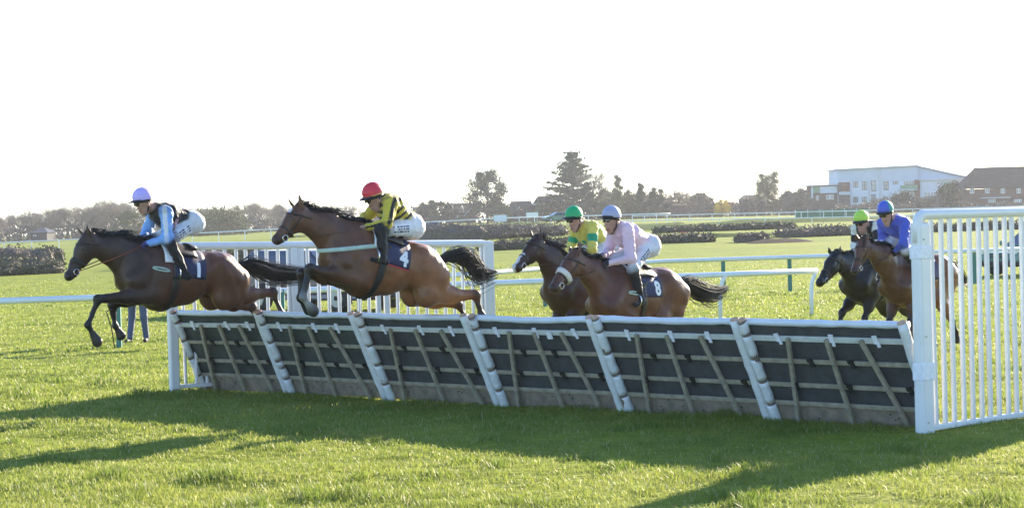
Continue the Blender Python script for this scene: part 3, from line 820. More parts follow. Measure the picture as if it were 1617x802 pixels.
for i in range(6):
    a = p0.lerp(p1, i / 6); b = p0.lerp(p1, (i + 1) / 6)
    MB().box((a.x - p0.x + 0.03, a.y - p0.y, 0.05), (b.x - p0.x - 0.03, a.y - p0.y + 0.06, 1.2)).build('panel', M['mesh_green'], gs)
    MB().box((a.x - p0.x - 0.05, a.y - p0.y - 0.08, 0), (a.x - p0.x + 0.05, a.y - p0.y - 0.01, 1.25)).build('post', M['rail'], gs)
# white advertising boards by the far rail
for (x0, x1, y0, y1, D, lb) in [(780, 800, 339.5, 350, 228, 'white board standing by the far rail below the houses'), (831, 850, 335.5, 343.5, 252, 'second smaller white board on the far rail before the houses')]:
    p = at((x0 + x1) / 2, y1, D); w = (x1 - x0) * D / F; hh = (y1 - y0) * D / F
    t = thing('board_sign', lb, 'sign', (p.x, D, tz(p.x, D)))
    dz = max(0.1, p.z - tz(p.x, D))
    MB().box((-w/2, 0, dz), (w/2, 0.06, dz + hh)).build('panel', M['frame_white'], t)
    for s in (-1, 1): MB().box((s*w*0.4 - 0.04, 0.07, -0.05), (s*w*0.4 + 0.04, 0.13, dz + hh*0.9)).build('leg', M['steel'], t)
# red marker lying on the long hedge
p = at(1080, 368, 171.6)
mk = MB().box((-0.28, -0.06, -0.25), (0.28, 0.02, 0.12)).build('hedge_marker', mat('red_marker', (0.6, 0.06, 0.05), 0.6))
mk.location = (p.x, 171.7, p.z); tag(mk, 'small red marker panel on the long clipped hedge', 'marker')

# near rails behind the hurdle
r2, W2, o2 = running_rail('near white running rail behind the hurdles, from the left edge to its curved end', [(-60, 36.5), (185, 37.0), (560, 38.3), (780, 39.1), (1143, 40.4), (1290, 41.4)], 0.90, 0.056, 99, posts=())
for px, D in ((185, 36.9), (445, 37.8), (567, 38.2)):
    p = at(px, 480, D)
    MB().box((-0.045, -0.02, -0.05), (0.045, 0.07, 0.93), Matrix.Translation((p.x - o2.x, D - 0.0 - o2.y + 0.06, -o2.z))).build('post', M['teal'], r2, bevel=0.008)
for px, D in ((905, 39.6), (1143, 40.4), (1287, 41.4)):
    p = at(px, 440, D); q = Vector((p.x, D, 0.90)) - o2
    MB().tube([q + Vector((0.03, 0, 0)), q + Vector((-0.02, -0.02, -0.10)), q + Vector((-0.07, -0.02, -0.25)), q + Vector((-0.085, -0.02, -0.5)), q + Vector((-0.085, -0.02, -0.95))], 0.042, 8).build('leg', M['rail'], r2, True)
def sleeves(root, W, o, step, r=.064, w=.16):
    for a, b in zip(W[:-1], W[1:]):
        d = (b - a); n_ = int(d.length / step); d.normalize()
        for i_ in range(n_):
            p = a + (b - a) * ((i_ + .5) / n_) - o
            MB().tube([p - d * w / 2, p + d * w / 2], r, 10).build('joint_sleeve', M['rail'], root, True)
sleeves(r2, W2, o2, 3.4)
r1, W1, o1 = running_rail('far white rail of the pair behind the hurdles, on green posts', [(640, 44.0), (790, 47.5), (920, 51.5), (1050, 54.3), (1300, 55.2), (1500, 56.4), (1680, 57.5)], 0.90, 0.056, 99, posts=())
for px, D in ((860, 49.8), (1143, 54.6), (1248, 55.0), (1360, 55.5), (1540, 56.6)):
    p = at(px, 440, D)
    MB().box((-0.05, 0.06, -0.05), (0.05, 0.14, 0.93), Matrix.Translation((p.x - o1.x, D - o1.y, -o1.z))).build('post', M['teal'], r1)

# ------------------------------------------------------------------ the flight of hurdles
joints = [ground_at(*q) for q in ((322, 613), (463, 618.5), (619, 628), (797, 638.5), (994, 649), (1226, 663), (1492, 680))]
NP = 6
LEAN, TOPZ = 0.50, 1.02
HB = {}
def shared(key, name, builder, m, parent, smooth=False, bevel=0.0):
    """one mesh per key, shared by alike pieces"""
    if key not in HB:
        o = builder().build(name, m, parent, smooth, bevel); HB[key] = (o.data, bevel)
    else:
        o = bpy.data.objects.new(name, HB[key][0]); C.objects.link(o); o.parent = parent
        if bevel > 0:
            b = o.modifiers.new('bevel', 'BEVEL'); b.width = bevel; b.segments = 2; b.limit_method = 'ANGLE'
    return o
ordinal = ['leftmost hurdle panel, under the leading horse, greenish matting between white padded ends',
           'second hurdle panel from the left, below the hind legs of the leader',
           'third hurdle panel from the left, under the striped jockey and bay horse',
           'fourth hurdle panel from the left, with a white flag of tape on its rail',
           'fifth hurdle panel from the left, below horse number eight',
           'rightmost and nearest hurdle panel, ending at the tall white wing post']
z_r = [0.20, 0.385, 0.62, 0.84]
for i in range(NP):
    rg = np.random.default_rng(300 + i)
    base = joints[i]; eu = (joints[i + 1] - base); PW = eu.length; eu.normalize()
    tdir = Vector((eu.y, -eu.x, 0))
    if tdir.y > 0: tdir = -tdir
    ev = (tdir * LEAN + Vector((0, 0, TOPZ))); LV = ev.length; ev.normalize(); en = ev.cross(eu)
    MH = Matrix(((eu.x, en.x, ev.x, 0), (eu.y, en.y, ev.y, 0), (eu.z, en.z, ev.z, 0), (0, 0, 0, 1)))
    root = thing('hurdle', ordinal[i], 'hurdle', base, 0, 'hurdles of the flight')
    root.matrix_world = Matrix.Translation(base) @ MH
    x0, x1 = 0.045, PW - 0.045
    bounds = [(0.205, 0.382), (0.388, 0.617), (0.623, 0.837), (0.843, 0.965)]
    matm = [M['rubber_green'] if (i < 2) else M['rubber'] for _ in range(4)]
    for k, (a, b) in enumerate(bounds):
        off = rg.uniform(-0.006, 0.006)
        MB().box((x0, 0.0 + off, a * LV), (x1, 0.03 + off, b * LV)).build('mat', matm[k], root)
    MB().box((x0, -0.004, -0.01), (x1, 0.03, 0.202 * LV)).build('kick_board', M['ply'], root)
    for k, z in enumerate(z_r):
        w = 0.021 if k < 3 else 0.027
        MB().box((x0 - 0.02, -0.032, z * LV - w), (x1 + 0.02, -0.008, z * LV + w)).build('rail', M['wood'] if k < 3 else M['woodpaint'], root, bevel=0.004)
    # struts fan out from the top rail
    for k, (ft, fb_) in enumerate(((0.29, 0.16), (0.50, 0.50), (0.72, 0.82))):
        ft += rg.uniform(-0.012, 0.012); fb_ += rg.uniform(-0.02, 0.02)
        MB().bar((ft * PW, -0.052, 0.86 * LV), (fb_ * PW, -0.052, 0.015), 0.043, 0.036, up=(0, 1, 0)).build('strut', M['wood'], root, bevel=0.005)
        for z in z_r[:3]:
            q = (0.86 - z) / 0.845; x = (ft + (fb_ - ft) * q) * PW
            shared('bolt', 'bolt', lambda: MB().tube([(0, 0.004, 0), (0, -0.010, 0)], 0.010, 6), M['steel'], root).location = (x, -0.074, z * LV)
    # black clips and tags
    for fx, z in ((0.36 + rg.uniform(-.03, .03), z_r[2]), (0.63 + rg.uniform(-.05, .05), z_r[2]), (0.24 + rg.uniform(-.03, .03), z_r[1]), (0.60 + rg.uniform(-.05, .05), z_r[1]), (0.90, z_r[1])):
        o = shared('clip', 'clip', lambda: MB().box((-0.022, -0.020, -0.045), (0.022, 0.0, 0.045)).box((-0.03, -0.030, 0.012), (0.012, -0.018, 0.055)), M['black'], root)
        o.location = (fx * PW, -0.030, z * LV); o.rotation_euler = (0, rg.uniform(-.25, .25), 0)
    for fx in (0.20 + rg.uniform(-.03, .03), 0.55 + rg.uniform(-.05, .05), 0.80 + rg.uniform(-.04, .04)):
        o = shared('tag', 'tape_tag', lambda: MB().box((-0.026, -0.012, -0.02), (0.026, 0.0, 0.065)).box((0.0, -0.016, -0.055), (0.035, -0.006, -0.012)), M['tape'], root)
        o.location = (fx * PW, -0.0335, z_r[3] * LV); o.rotation_euler = (0, rg.uniform(-.2, .2), 0)
    if i == 3:
        MB().box((0.595 * PW, -0.060, 0.79 * LV), (0.635 * PW, -0.05, 0.86 * LV)).build('tape_flag', M['tape'], root)
    for k in range(7):
        o = shared('rivet', 'rivet', lambda: MB().tube([(0, 0.004, 0), (0, -0.006, 0)], 0.008, 6), M['black'], root); o.location = (rg.uniform(0.15, 0.9) * PW, -0.006, rg.uniform(0.04, 0.16) * LV)
    # padded top, sagging a little, with wrinkled vinyl
    n = 16; pts = []
    sag = rg.uniform(0.004, 0.018) if i != 3 else 0.03
    for q in range(n + 1):
        u = q / n; pts.append((x0 - 0.02 + (x1 - x0 + 0.04) * u, 0.004 + rg.normal(0, 0.002), 0.985 * LV - sag * math.sin(math.pi * u) + rg.normal(0, 0.002)))
    MB().tube(pts, [0.036 + rg.normal(0, 0.0018) for _ in pts], 10).build('top_pad', M['toppad'], root, True)
    # end pads: the left one taped in pieces over foam, the right one whole
    def wobbly(x, za, zb, r, n=9):
        return [(x + rg.normal(0, 0.002), -0.045 + rg.normal(0, 0.002), za + (zb - za) * k / n) for k in range(n + 1)], [r + rg.normal(0, 0.0018) for _ in range(n + 1)]
    p, r = wobbly(0.052, 0.0, 1.02 * LV, 0.043); cr = MB().tube(p, r, 12).build('end_pad', M['foam_old'], root, True)
    MB().tube([(0.052, -0.045, 1.018 * LV), (0.052, -0.045, 1.032 * LV)], 0.042, 12).build('foam_core', M['foam'], cr)
    cuts = [0.0, 0.19, 0.218, 0.415, 0.445, 0.645, 0.67, 0.872, 0.90, 1.0]
    for a, b in zip(cuts[0::2], cuts[1::2]):
        p, r = wobbly(0.052, a * LV, b * LV, 0.049, 5); MB().tube(p, r, 12).build('tape_wrap', M['pad'], cr, True)
    p, r = wobbly(PW - 0.052, 0.0, 1.025 * LV, 0.050, 14); cr = MB().tube(p, r, 12).build('end_pad', M['pad'], root, True)
    MB().tube([(PW - 0.052, -0.045, 1.022 * LV), (PW - 0.052, -0.045, 1.034 * LV)], 0.044, 12).build('foam_core', M['foam'], cr)
    # brush on the take-off side: birch twigs laced through the frame
    tw = []
    for k in range(420):
        x = rg.uniform(x0, x1); zt = rg.uniform(0.7, 0.97) * LV
        tw.append(((x, 0.045 + rg.uniform(0, 0.05), rg.uniform(0.02, 0.3)), (x + rg.normal(0, 0.04), 0.05 + rg.uniform(0, 0.06), zt), 0.006, 0.003))
    V, f_ = segs_mesh(tw); tag(fast_mesh('birch_brush', V, [f_], M['twig'], root), kind='stuff')

# ------------------------------------------------------------------ the wings
def wing(label, P0, P1, H0, H1, spacing, posts, post_w, slat_r, rail_r, caps=True, phase=0.6):
    d = (P1 - P0); L = d.length; d.normalize(); ang = math.atan2(d.y, d.x)
    root = thing('hurdle_wing', label, 'fence', P0, ang)
    H = lambda s: H0 + (H1 - H0) * s / L
    # top rail bends down into the end post
    MB().tube([(-0.045, 0, H(0) - 0.30), (-0.045, 0, H(0) - rail_r - 0.085), (-0.034, 0, H(0) - rail_r - 0.045), (-0.008, 0, H(0) - rail_r - 0.015), (0.04, 0, H(0) - rail_r), (L - 0.10, 0, H(L) - rail_r), (L - 0.04, 0, H(L) - rail_r - 0.015), (L - 0.005, 0, H(L) - rail_r - 0.10)], rail_r, 14).build('top_rail', M['white'], root, True)
    MB().box((0.05, -0.03, 0.035), (L - 0.05, 0.03, 0.085)).build('bottom_rail', M['white'], root, bevel=0.008)
    MB().box((0.05, -0.018, H(0) - 2 * rail_r - 0.035), (0.051 + 0.0, 0.018, H(0) - 2 * rail_r)).build('rail_clip', M['white'], root)
    me = {}
    s = spacing * phase + post_w * 0.5
    while s < L - 0.05:
        h = H(s) - 2 * rail_r + 0.008
        q = MB().tube([(0, 0, 0.088), (0, 0, h * 0.5), (0, 0, h)], slat_r, 10, caps=False)
        o = q.build('slat', M['white'], root, True)
        o.location = (s, random.uniform(-.004, .004), 0); o.rotation_euler = (random.uniform(-.004, .004), random.uniform(-.005, .005), 0)
        s += spacing
    for (sp, w, hh) in posts:
        MB().box((sp - w/2, -w*0.36, -0.05), (sp + w/2, w*0.36, H(min(sp, L)) * hh - (0.11 if sp < .01 else 0.0))).build('post', M['white'], root, bevel=w * 0.16)
    return root, d
WR0 = ground_at(1461, 687); 
dirR = Vector((0.73, 0.685, 0)).normalized(); WR1 = WR0 + dirR * 4.6
wr, d = wing('tall white slatted wing at the right end of the flight, nearest the camera', WR0, WR1, 2.05, 2.05, 0.146, [(-0.0, 0.165, 0.995), (2.3, 0.10, 0.96), (4.6, 0.12, 0.98)], 0.17, 0.0255, 0.047)
MB().tube([(0.10, 0.10, 0.52), (0.26, 0.22, 0.0)], 0.03, 8).build('brace', M['white'], wr, True)
MB().box((-0.086, -0.064, 0.50), (0.088, 0.064, 0.66)).build('tape_band', M['tape'], wr, bevel=0.01)
MB().box((-0.087, -0.065, 1.60), (0.089, 0.065, 1.72)).build('tape_band', M['tape'], wr, bevel=0.01)
for z in (0.12, 0.9, 1.78): MB().tube([(-0.03, -0.058, z), (-0.03, -0.068, z)], 0.010, 8).build('bolt', M['steel'], wr)
WL0 = ground_at(276, 618); WL1 = at(772, 430, 29.2); WL1.z = 0
wl, d = wing('white slatted wing at the far left end of the flight, behind the two leading horses', WL0, WL1, 1.90, 1.80, 0.150, [(0.0, 0.13, 0.98), (1.74, 0.10, 0.97), (1.86, 0.07, 0.97), (3.0, 0.07, 0.96), (3.12, 0.06, 0.95), ((WL1 - WL0).length - 0.02, 0.17, 0.99)], 0.13, 0.024, 0.05)
# ------------------------------------------------------------------ smooth bodies: blended tapered limbs, meshed
class Body:
    def __init__(s): s.p = []
    def limb(s, a, b, ra, rb, col, sy=1.0, k=0.05):
        s.p.append((np.array(a, float), np.array(b, float), ra, rb, sy, k, col)); return s
    def ball(s, a, r, col, sy=1.0, k=0.05):
        return s.limb(a, np.array(a, float) + np.array([1e-4, 0, 0]), r, r, col, sy, k)
    @staticmethod
    def dist(P, pr):
        a, b, ra, rb, sy, k, col = pr
        ba = b - a; pa = P - a
        t = np.clip(pa @ ba / (ba @ ba), 0, 1)
        q = pa - t[..., None] * ba
        if sy != 1.0:
            q = q * np.array([1, 1 / sy, 1])
        d = np.sqrt((q * q).sum(-1)) - (ra + (rb - ra) * t)
        return d * min(1.0, sy), t
    def field(s, P):
        P = np.asarray(P, float); o = np.full(P.shape[:-1], 1.0)
        for pr in s.p:
            d, _ = s.dist(P, pr); k = pr[5]
            h = np.clip(0.5 + 0.5 * (o - d) / k, 0, 1)
            o = o * (1 - h) + d * h - k * h * (1 - h)
        return o
    def surf(s, o, d, rmax=0.8, n=60):
        """outermost surface point on the ray o + t d"""
        o = np.array(o, float); d = np.array(d, float); d /= np.linalg.norm(d)
        ts = np.linspace(rmax, 0.0, n)
        f = s.field(o + ts[:, None] * d)
        i = np.argmax(f < 0)
        if f[i] >= 0: return o
        if i == 0: return o + d * ts[0]
        w = f[i-1] / (f[i-1] - f[i] + 1e-12)
        return o + d * (ts[i-1] + (ts[i] - ts[i-1]) * w)
    def surfs(s, O, D, rmax=0.75, n=48):
        O = np.asarray(O, float); D = np.asarray(D, float); D = D / np.linalg.norm(D, axis=1)[:, None]
        ts = np.linspace(rmax, 0.0, n)
        f = s.field(O[:, None] + ts[None, :, None] * D[:, None])
        i = np.clip(np.argmax(f < 0, axis=1), 1, n - 1); r = np.arange(len(O))
        w = f[r, i-1] / (f[r, i-1] - f[r, i] + 1e-12)
        return O + D * (ts[i-1] + (ts[i] - ts[i-1]) * np.clip(w, 0, 1))[:, None]
    def mesh(s, name, h, mat_, parent, tau=0.012, rip=None):
        lo = np.min([np.minimum(p[0] - max(p[2], p[3]) * max(1, p[4]), p[1] - max(p[2], p[3]) * max(1, p[4])) for p in s.p], 0) - 3 * h
        hi = np.max([np.maximum(p[0] + max(p[2], p[3]) * max(1, p[4]), p[1] + max(p[2], p[3]) * max(1, p[4])) for p in s.p], 0) + 3 * h
        n = np.ceil((hi - lo) / h).astype(int) + 1
        G = np.full(n, 0.5, np.float32)
        for pr in s.p:
            r = max(pr[2], pr[3]) * max(1, pr[4]) + pr[5] + 2 * h
            i0 = np.maximum(np.floor((np.minimum(pr[0], pr[1]) - r - lo) / h).astype(int), 0)
            i1 = np.minimum(np.ceil((np.maximum(pr[0], pr[1]) + r - lo) / h).astype(int) + 1, n)
            ax = [lo[c] + h * np.arange(i0[c], i1[c]) for c in range(3)]
            P = np.stack(np.meshgrid(*ax, indexing='ij'), -1)
            d, _ = s.dist(P, pr); k = pr[5]
            sl = tuple(slice(i0[c], i1[c]) for c in range(3))
            o = G[sl]
            hh = np.clip(0.5 + 0.5 * (o - d) / k, 0, 1)
            G[sl] = o * (1 - hh) + d * hh - k * hh * (1 - hh)
        if rip is not None:                      # folds and muscle relief: a sum of slanted ripples
            amp, wl, seed = rip; rg = np.random.default_rng(seed)
            ax = [lo[c] + h * np.arange(n[c]) for c in range(3)]
            N = np.zeros(n, np.float32)
            for _ in range(7):
                d = rg.normal(size=3); d /= np.linalg.norm(d); kf = 2 * np.pi / (wl * (0.6 + 0.9 * rg.random())); ph = rg.random() * 6.28
                ph3 = (ax[0] * d[0] * kf + ph)[:, None, None] + (ax[1] * d[1] * kf)[None, :, None] + (ax[2] * d[2] * kf)[None, None, :]
                N += np.sin(ph3 + 1.3 * np.sin(ph3 * 0.37 + ph)).astype(np.float32)
            G = G + np.where(np.abs(G) < 0.1, amp * N / 2.6, 0).astype(np.float32)
        V, Fq = surface_nets(G)
        V = lo + V * h
        col = s.colours(V, tau)
        return fast_mesh(name, V, [Fq], mat_, parent, col=col, smooth=True)
    def colours(s, V, tau):
        D = []; Cc = []
        for pr in s.p:
            d, t = s.dist(V, pr); D.append(d)
            c = pr[6]
            Cc.append(c(V, t) if callable(c) else np.broadcast_to(np.array(c, float), V.shape))
        D = np.array(D); w = np.exp(-(D - D.min(0)) / tau)
        w /= w.sum(0)
        return (w[..., None] * np.array(Cc)).sum(0)

def surface_nets(G):
    s = G < 0
    c = [s[i:s.shape[0]-1+i, j:s.shape[1]-1+j, k:s.shape[2]-1+k] for i in (0, 1) for j in (0, 1) for k in (0, 1)]
    cnt = sum(x.astype(np.int8) for x in c)
    act = (cnt > 0) & (cnt < 8)
    I = np.argwhere(act)
    cor = np.array([(i, j, k) for i in (0, 1) for j in (0, 1) for k in (0, 1)])
    val = np.stack([G[I[:, 0] + o[0], I[:, 1] + o[1], I[:, 2] + o[2]] for o in cor], 1)
    acc = np.zeros((len(I), 3)); num = np.zeros(len(I))
    for a in range(8):
        for b in range(a + 1, 8):
            if np.abs(cor[a] - cor[b]).sum() != 1: continue
            m = (val[:, a] < 0) != (val[:, b] < 0)
            t = val[:, a] / (val[:, a] - val[:, b] + 1e-12)
            p = cor[a] + (cor[b] - cor[a]) * t[:, None]
            acc[m] += p[m]; num[m] += 1
    V = I + acc / num[:, None]
    idx = np.full(act.shape, -1, np.int64); idx[act] = np.arange(len(I))
    faces = []
    for ax in range(3):
        u, v = (ax + 1) % 3, (ax + 2) % 3
        sl0 = [slice(None)] * 3; sl1 = [slice(None)] * 3
        sl0[ax] = slice(0, -1); sl1[ax] = slice(1, None)
        ch = s[tuple(sl0)] != s[tuple(sl1)]
        E = np.argwhere(ch)
        E = E[(E[:, u] > 0) & (E[:, v] > 0) & (E[:, u] < s.shape[u] - 1) & (E[:, v] < s.shape[v] - 1)]
        inside = s[E[:, 0], E[:, 1], E[:, 2]]
        eu_ = np.zeros(3, int); eu_[u] = 1; ev_ = np.zeros(3, int); ev_[v] = 1
        g = lambda X: idx[X[:, 0], X[:, 1], X[:, 2]]
        q = np.stack([g(E - eu_ - ev_), g(E - ev_), g(E), g(E - eu_)], 1)
        q[~inside] = q[~inside][:, ::-1]
        faces.append(q)
    Fq = np.concatenate(faces)
    return V, Fq[(Fq >= 0).all(1)]

M['coat'] = attr_mat('horse_coat', 0.42, 0.34, 0.24, 7, bump=0.28, bscale=13, sheen=0.02, coat=0.05)
M['hair'] = attr_mat('horse_hair', 0.45, 0.5, 0.2, 20, bump=0.0)
M['eye'] = mat('dark_eye', (0.01, 0.008, 0.006), 0.1, 0.05, 5, spec=0.8)
M['silk'] = attr_mat('racing_silks', 0.55, 0.3, 0.08, 9, bump=0.7, bscale=12, transl=0.12, sheen=0.2)
M['helmet'] = attr_mat('silk_cap', 0.45, 0.4, 0.05, 9, bump=0.12, bscale=22)
M['leather'] = mat('dark_leather', (0.025, 0.018, 0.014), 0.45, 0.2, 12)
M['leather_brown'] = mat('orange_brown_rein', (0.30, 0.075, 0.03), 0.5, 0.15, 12)
M['navy'] = mat('navy_cloth', (0.018, 0.022, 0.07), 0.7, 0.12, 10, bump=0.25, bscale=16)
M['cloth_white'] = mat('white_cloth', (0.75, 0.75, 0.77), 0.7, 0.06, 10)
M['cloth_red'] = mat('red_binding', (0.55, 0.05, 0.06), 0.7, 0.1, 10)
M['sheepskin'] = mat('sheepskin', (0.72, 0.68, 0.60), 0.95, 0.12, 40, bump=0.8, bscale=60)
M['strap_pale'] = mat('pale_green_webbing', (0.40, 0.50, 0.44), 0.7, 0.08, 20)
M['goggles'] = mat('dark_goggles', (0.02, 0.018, 0.018), 0.12, 0.1, 5, spec=0.8)
M['metal'] = mat('bright_steel', (0.6, 0.6, 0.6), 0.25, 0.05, 5, metal=1.0)

BAY = (0.17, 0.060, 0.026); BAY_RED = (0.26, 0.095, 0.036); BAY_DARK = (0.07, 0.030, 0.017); BLK = (0.010, 0.009, 0.009); BROWNBLK = (0.020, 0.013, 0.011); WHITE = (0.70, 0.68, 0.66); GREYW = (0.45, 0.45, 0.43)

class Frame:
    """upright plane through a reference point, turned 'alpha' from profile towards the camera"""
    def __init__(s, px, py, D, alpha):
        p = at(px, py, D); s.o = Vector((p.x, p.y, 0)); s.W = p
        s.h = Vector((-math.cos(alpha), -math.sin(alpha), 0)); s.l = Vector((math.sin(alpha), -math.cos(alpha), 0))
        s.rot = math.atan2(s.h.y, s.h.x)
    def L(s, px, py, lat=0.0):
        d = ray(px, py); t = (lat - (CAM - s.o).dot(s.l)) / d.dot(s.l)
        p = CAM + d * t - s.o
        return np.array([p.dot(s.h), lat, p.z])

def strap(body, pts_dirs, w, th, name, m, parent, off=0.006, rmax=.8):
    """webbing laid on the body: pts_dirs = list of (origin, direction, across)"""
    V = []; O = []; Dd = []
    for o, d, ac in pts_dirs:
        d = np.array(d, float); d /= np.linalg.norm(d); ac = np.array(ac, float); ac /= np.linalg.norm(ac)
        for s_ in (-0.5, 0.5): O.append(np.array(o) + ac * w * s_); Dd.append(d)
    S0 = body.surfs(np.array(O), np.array(Dd), rmax, 60)
    for qi, (o, d, ac) in enumerate(pts_dirs):
        d = np.array(d, float); d /= np.linalg.norm(d)
        row = [S0[2*qi] + d * off, S0[2*qi+1] + d * off]
        V.append(row[0]); V.append(row[1]); V.append(row[1] + d * th); V.append(row[0] + d * th)
    n = len(pts_dirs); Fc = []
    for i in range(n - 1):
        for k in range(4): Fc.append((i*4+k, i*4+(k+1) % 4, (i+1)*4+(k+1) % 4, (i+1)*4+k))
    Fc += [(0, 1, 2, 3), tuple((n-1)*4+k for k in (3, 2, 1, 0))]
    return mesh_obj(name, V, Fc, m, parent, True)

def horse(label, px, py, D, alpha, croup, poll, muzzle, jaw, ears, legs, tail, coat, k=0.95, ls=1.0, mane_fly=0.5, blaze=None, seed=0,
          stifle=(-.68, -.62), number=None, cloth='navy', extras=(), group='racehorses', leg_white=(), voxel=0.016):
    fr = Frame(px, py, D, R(alpha)); L = fr.L
    rg = np.random.default_rng(seed)
    root = thing('horse', label, 'horse', fr.o, fr.rot, group)
    Wp = L(px, py); Cp = L(*croup)
    th = math.atan2(Wp[2] - Cp[2], Wp[0] - Cp[0])
    ls = ls * math.hypot(Wp[2] - Cp[2], Wp[0] - Cp[0]) / (0.86 * k)
    ct, st = math.cos(th), math.sin(th)
    def T(x, z, y=0.0): # trunk template: x ahead of the withers, z above them
        x = x * k * (ls if x < 0 else 1.0); z = z * k
        return np.array([Wp[0] + x * ct - z * st, y * k, Wp[2] + x * st + z * ct])
    B = Body(); c0, c1, cd = coat     # flank, belly, dark
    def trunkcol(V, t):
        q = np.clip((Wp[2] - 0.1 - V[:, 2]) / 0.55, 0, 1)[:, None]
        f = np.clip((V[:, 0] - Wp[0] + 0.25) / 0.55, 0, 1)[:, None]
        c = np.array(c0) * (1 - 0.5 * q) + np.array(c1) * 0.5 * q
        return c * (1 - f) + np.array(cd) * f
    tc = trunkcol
    # trunk
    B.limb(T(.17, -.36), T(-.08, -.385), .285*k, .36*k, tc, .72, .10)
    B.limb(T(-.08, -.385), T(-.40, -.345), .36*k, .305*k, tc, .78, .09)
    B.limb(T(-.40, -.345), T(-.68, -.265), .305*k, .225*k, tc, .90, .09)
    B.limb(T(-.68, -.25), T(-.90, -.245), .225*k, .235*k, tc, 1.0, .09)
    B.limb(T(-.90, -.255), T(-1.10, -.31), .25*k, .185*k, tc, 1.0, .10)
    for s in (-1, 1):
        B.limb(T(-.80, -.17, s*.14), T(-1.08, -.31, s*.13), .15*k, .155*k, tc, 1, .05)   # quarters
        B.limb(T(-1.07, -.32, s*.13), T(-1.02, -.50, s*.14), .155*k, .12*k, tc, .9, .05)
        B.limb(T(.06, -.16, s*.13), T(.29, -.46, s*.155), .115*k, .125*k, tc, .8, .045)       # shoulder
        B.limb(T(.27, -.46, s*.12), T(.03, -.58, s*.17), .105*k, .10*k, tc, .8, .045)
        B.limb(T(-.04, -.34, s*.215), T(.02, -.55, s*.185), .085*k, .075*k, tc, .6, .04)      # triceps
    B.limb(T(.30, -.42), T(.22, -.58), .15*k, .12*k, tc, 1.1, .09)                          # breast
    B.limb(T(.10, -.055), T(-.22, -.07), .07*k, .06*k, tc, .6, .08)                           # withers
    # head and neck
    P = L(*poll); Mz = L(*muzzle); J = L(*jaw)
    ax = Mz - P; HL = np.linalg.norm(ax); ax /= HL
    dn = J - P; dn -= ax * (dn @ ax); dn /= np.linalg.norm(dn)      # from forehead towards the throat
    H = lambda a, b, y=0.0: P + ax * (a * HL) + dn * (b * k) + np.array([0, y * k, 0])
    hs = k * min(1.12, max(0.9, HL / (0.60 * k)))
    hc = cd
    def facecol(V, t):
        c = np.broadcast_to(np.array(hc), V.shape).copy()
        if blaze is not None:
            r = (V - P); a_ = r @ ax / HL; b_ = r @ dn / k
            m = (np.abs(V[:, 1]) < blaze[2]) & (a_ > blaze[0]) & (a_ < blaze[1]) & (b_ < 0.075)
            c[m] = WHITE
        return c
    B.limb(H(.06, .07), H(.34, .075), .095*hs, .098*hs, facecol, .78, .05)
    B.limb(H(.34, .07), H(.70, .055), .092*hs, .064*hs, facecol, .70, .05)
    B.limb(H(.70, .055), H(.90, .05), .062*hs, .056*hs, facecol, .85, .04)
    B.ball(H(.93, .045), .058*hs, BLK if blaze is None or blaze[1] < .9 else facecol, .9, .03)
    B.limb(H(.30, .15), H(.46, .125), .088*hs, .062*hs, hc, .62, .04)                         # cheek
    B.limb(H(.46, .125), H(.84, .098), .052*hs, .036*hs, hc, .7, .04)                         # jaw
    for s in (-1, 1):
        B.ball(H(.30, .018, s*.062), .024*hs, hc, 1, .02)                                      # brow
        B.ball(H(.955, .03, s*.038), .016*hs, BLK, 1, .015)                                    # nostril
    thr = H(.13, .11)
    n0 = T(.14, -.22); n1 = (n0 + thr) * 0.5 + (T(.14, .06) - T(.14, 0)) * 0.35 
    B.limb(n0, n1, .225*k, .155*k, tc, .62, .09); B.limb(n1, thr, .155*k, .098*k, facecol, .64, .07)
    B.limb(T(.25, -.40), (T(.25, -.30) + thr) * .5, .16*k, .11*k, tc, .62, .09)
    # legs
    out_leg = {}
    for nm, js in legs.items():
        s = 1 if nm[0] == 'n' else -1; front = nm[1] == 'f'
        lat = (0.15 if front else 0.16) * s
        pts = []
        for j in js:
            if isinstance(j[0], str): pts.append(np.array([Wp[0] + j[1] * k, lat * k, Wp[2] + j[2] * k]))
            else: pts.append(L(j[0], j[1], lat * k))
        lc = BLK; up = c0 if front else c0
        if front:
            el = T(.02, -.60, s*.15); kn, fe, ho = pts
            B.limb(el*.85 + kn*.15, el*.45 + kn*.55, .088*k, .056*k, cd, .8, .03)
            B.limb(el, el*.5 + kn*.5, .105*k, .075*k, cd, .85, .06); B.limb(el*.5 + kn*.5, kn, .075*k, .048*k, (np.array(cd)*.5), .9, .04)
            B.ball(kn, .054*k, lc, .95, .03)
        else:
            sti = T(*stifle, s*.15); kn, fe, ho = pts
            hip = T(-.90, -.30, s*.13)
            B.limb(hip, sti, .19*k, .125*k, tc, .80, .07)
            B.limb(T(-1.04, -.42, s*.13), kn*.45 + sti*.55, .135*k, .088*k, tc, .8, .07)
            B.limb(sti, kn*.55 + sti*.45, .12*k, .082*k, tc, .8, .045); B.limb(kn*.55 + sti*.45, kn, .082*k, .05*k, c0, .75, .05)
            d_ = kn - (kn*.5+sti*.5); d_ /= np.linalg.norm(d_)
            B.ball(kn, .052*k, lc if nm not in leg_white else c0, .85, .03); B.ball(kn + d_*.035*k, .036*k, lc, .8, .03)
        B.limb(kn, fe, .040*k, .032*k, lc, .9, .03)
        B.ball(fe, .044*k, lc, .9, .03)
        pa = fe + (ho - fe) * .55
        wc = GREYW if nm in leg_white else lc
        B.limb(fe, pa, .036*k, .037*k, wc, .95, .025)
        d_ = ho - pa
        B.limb(pa + d_*.25, ho + d_*.25, .044*k, .062*k, (0.03, .026, .024), .95, .02)
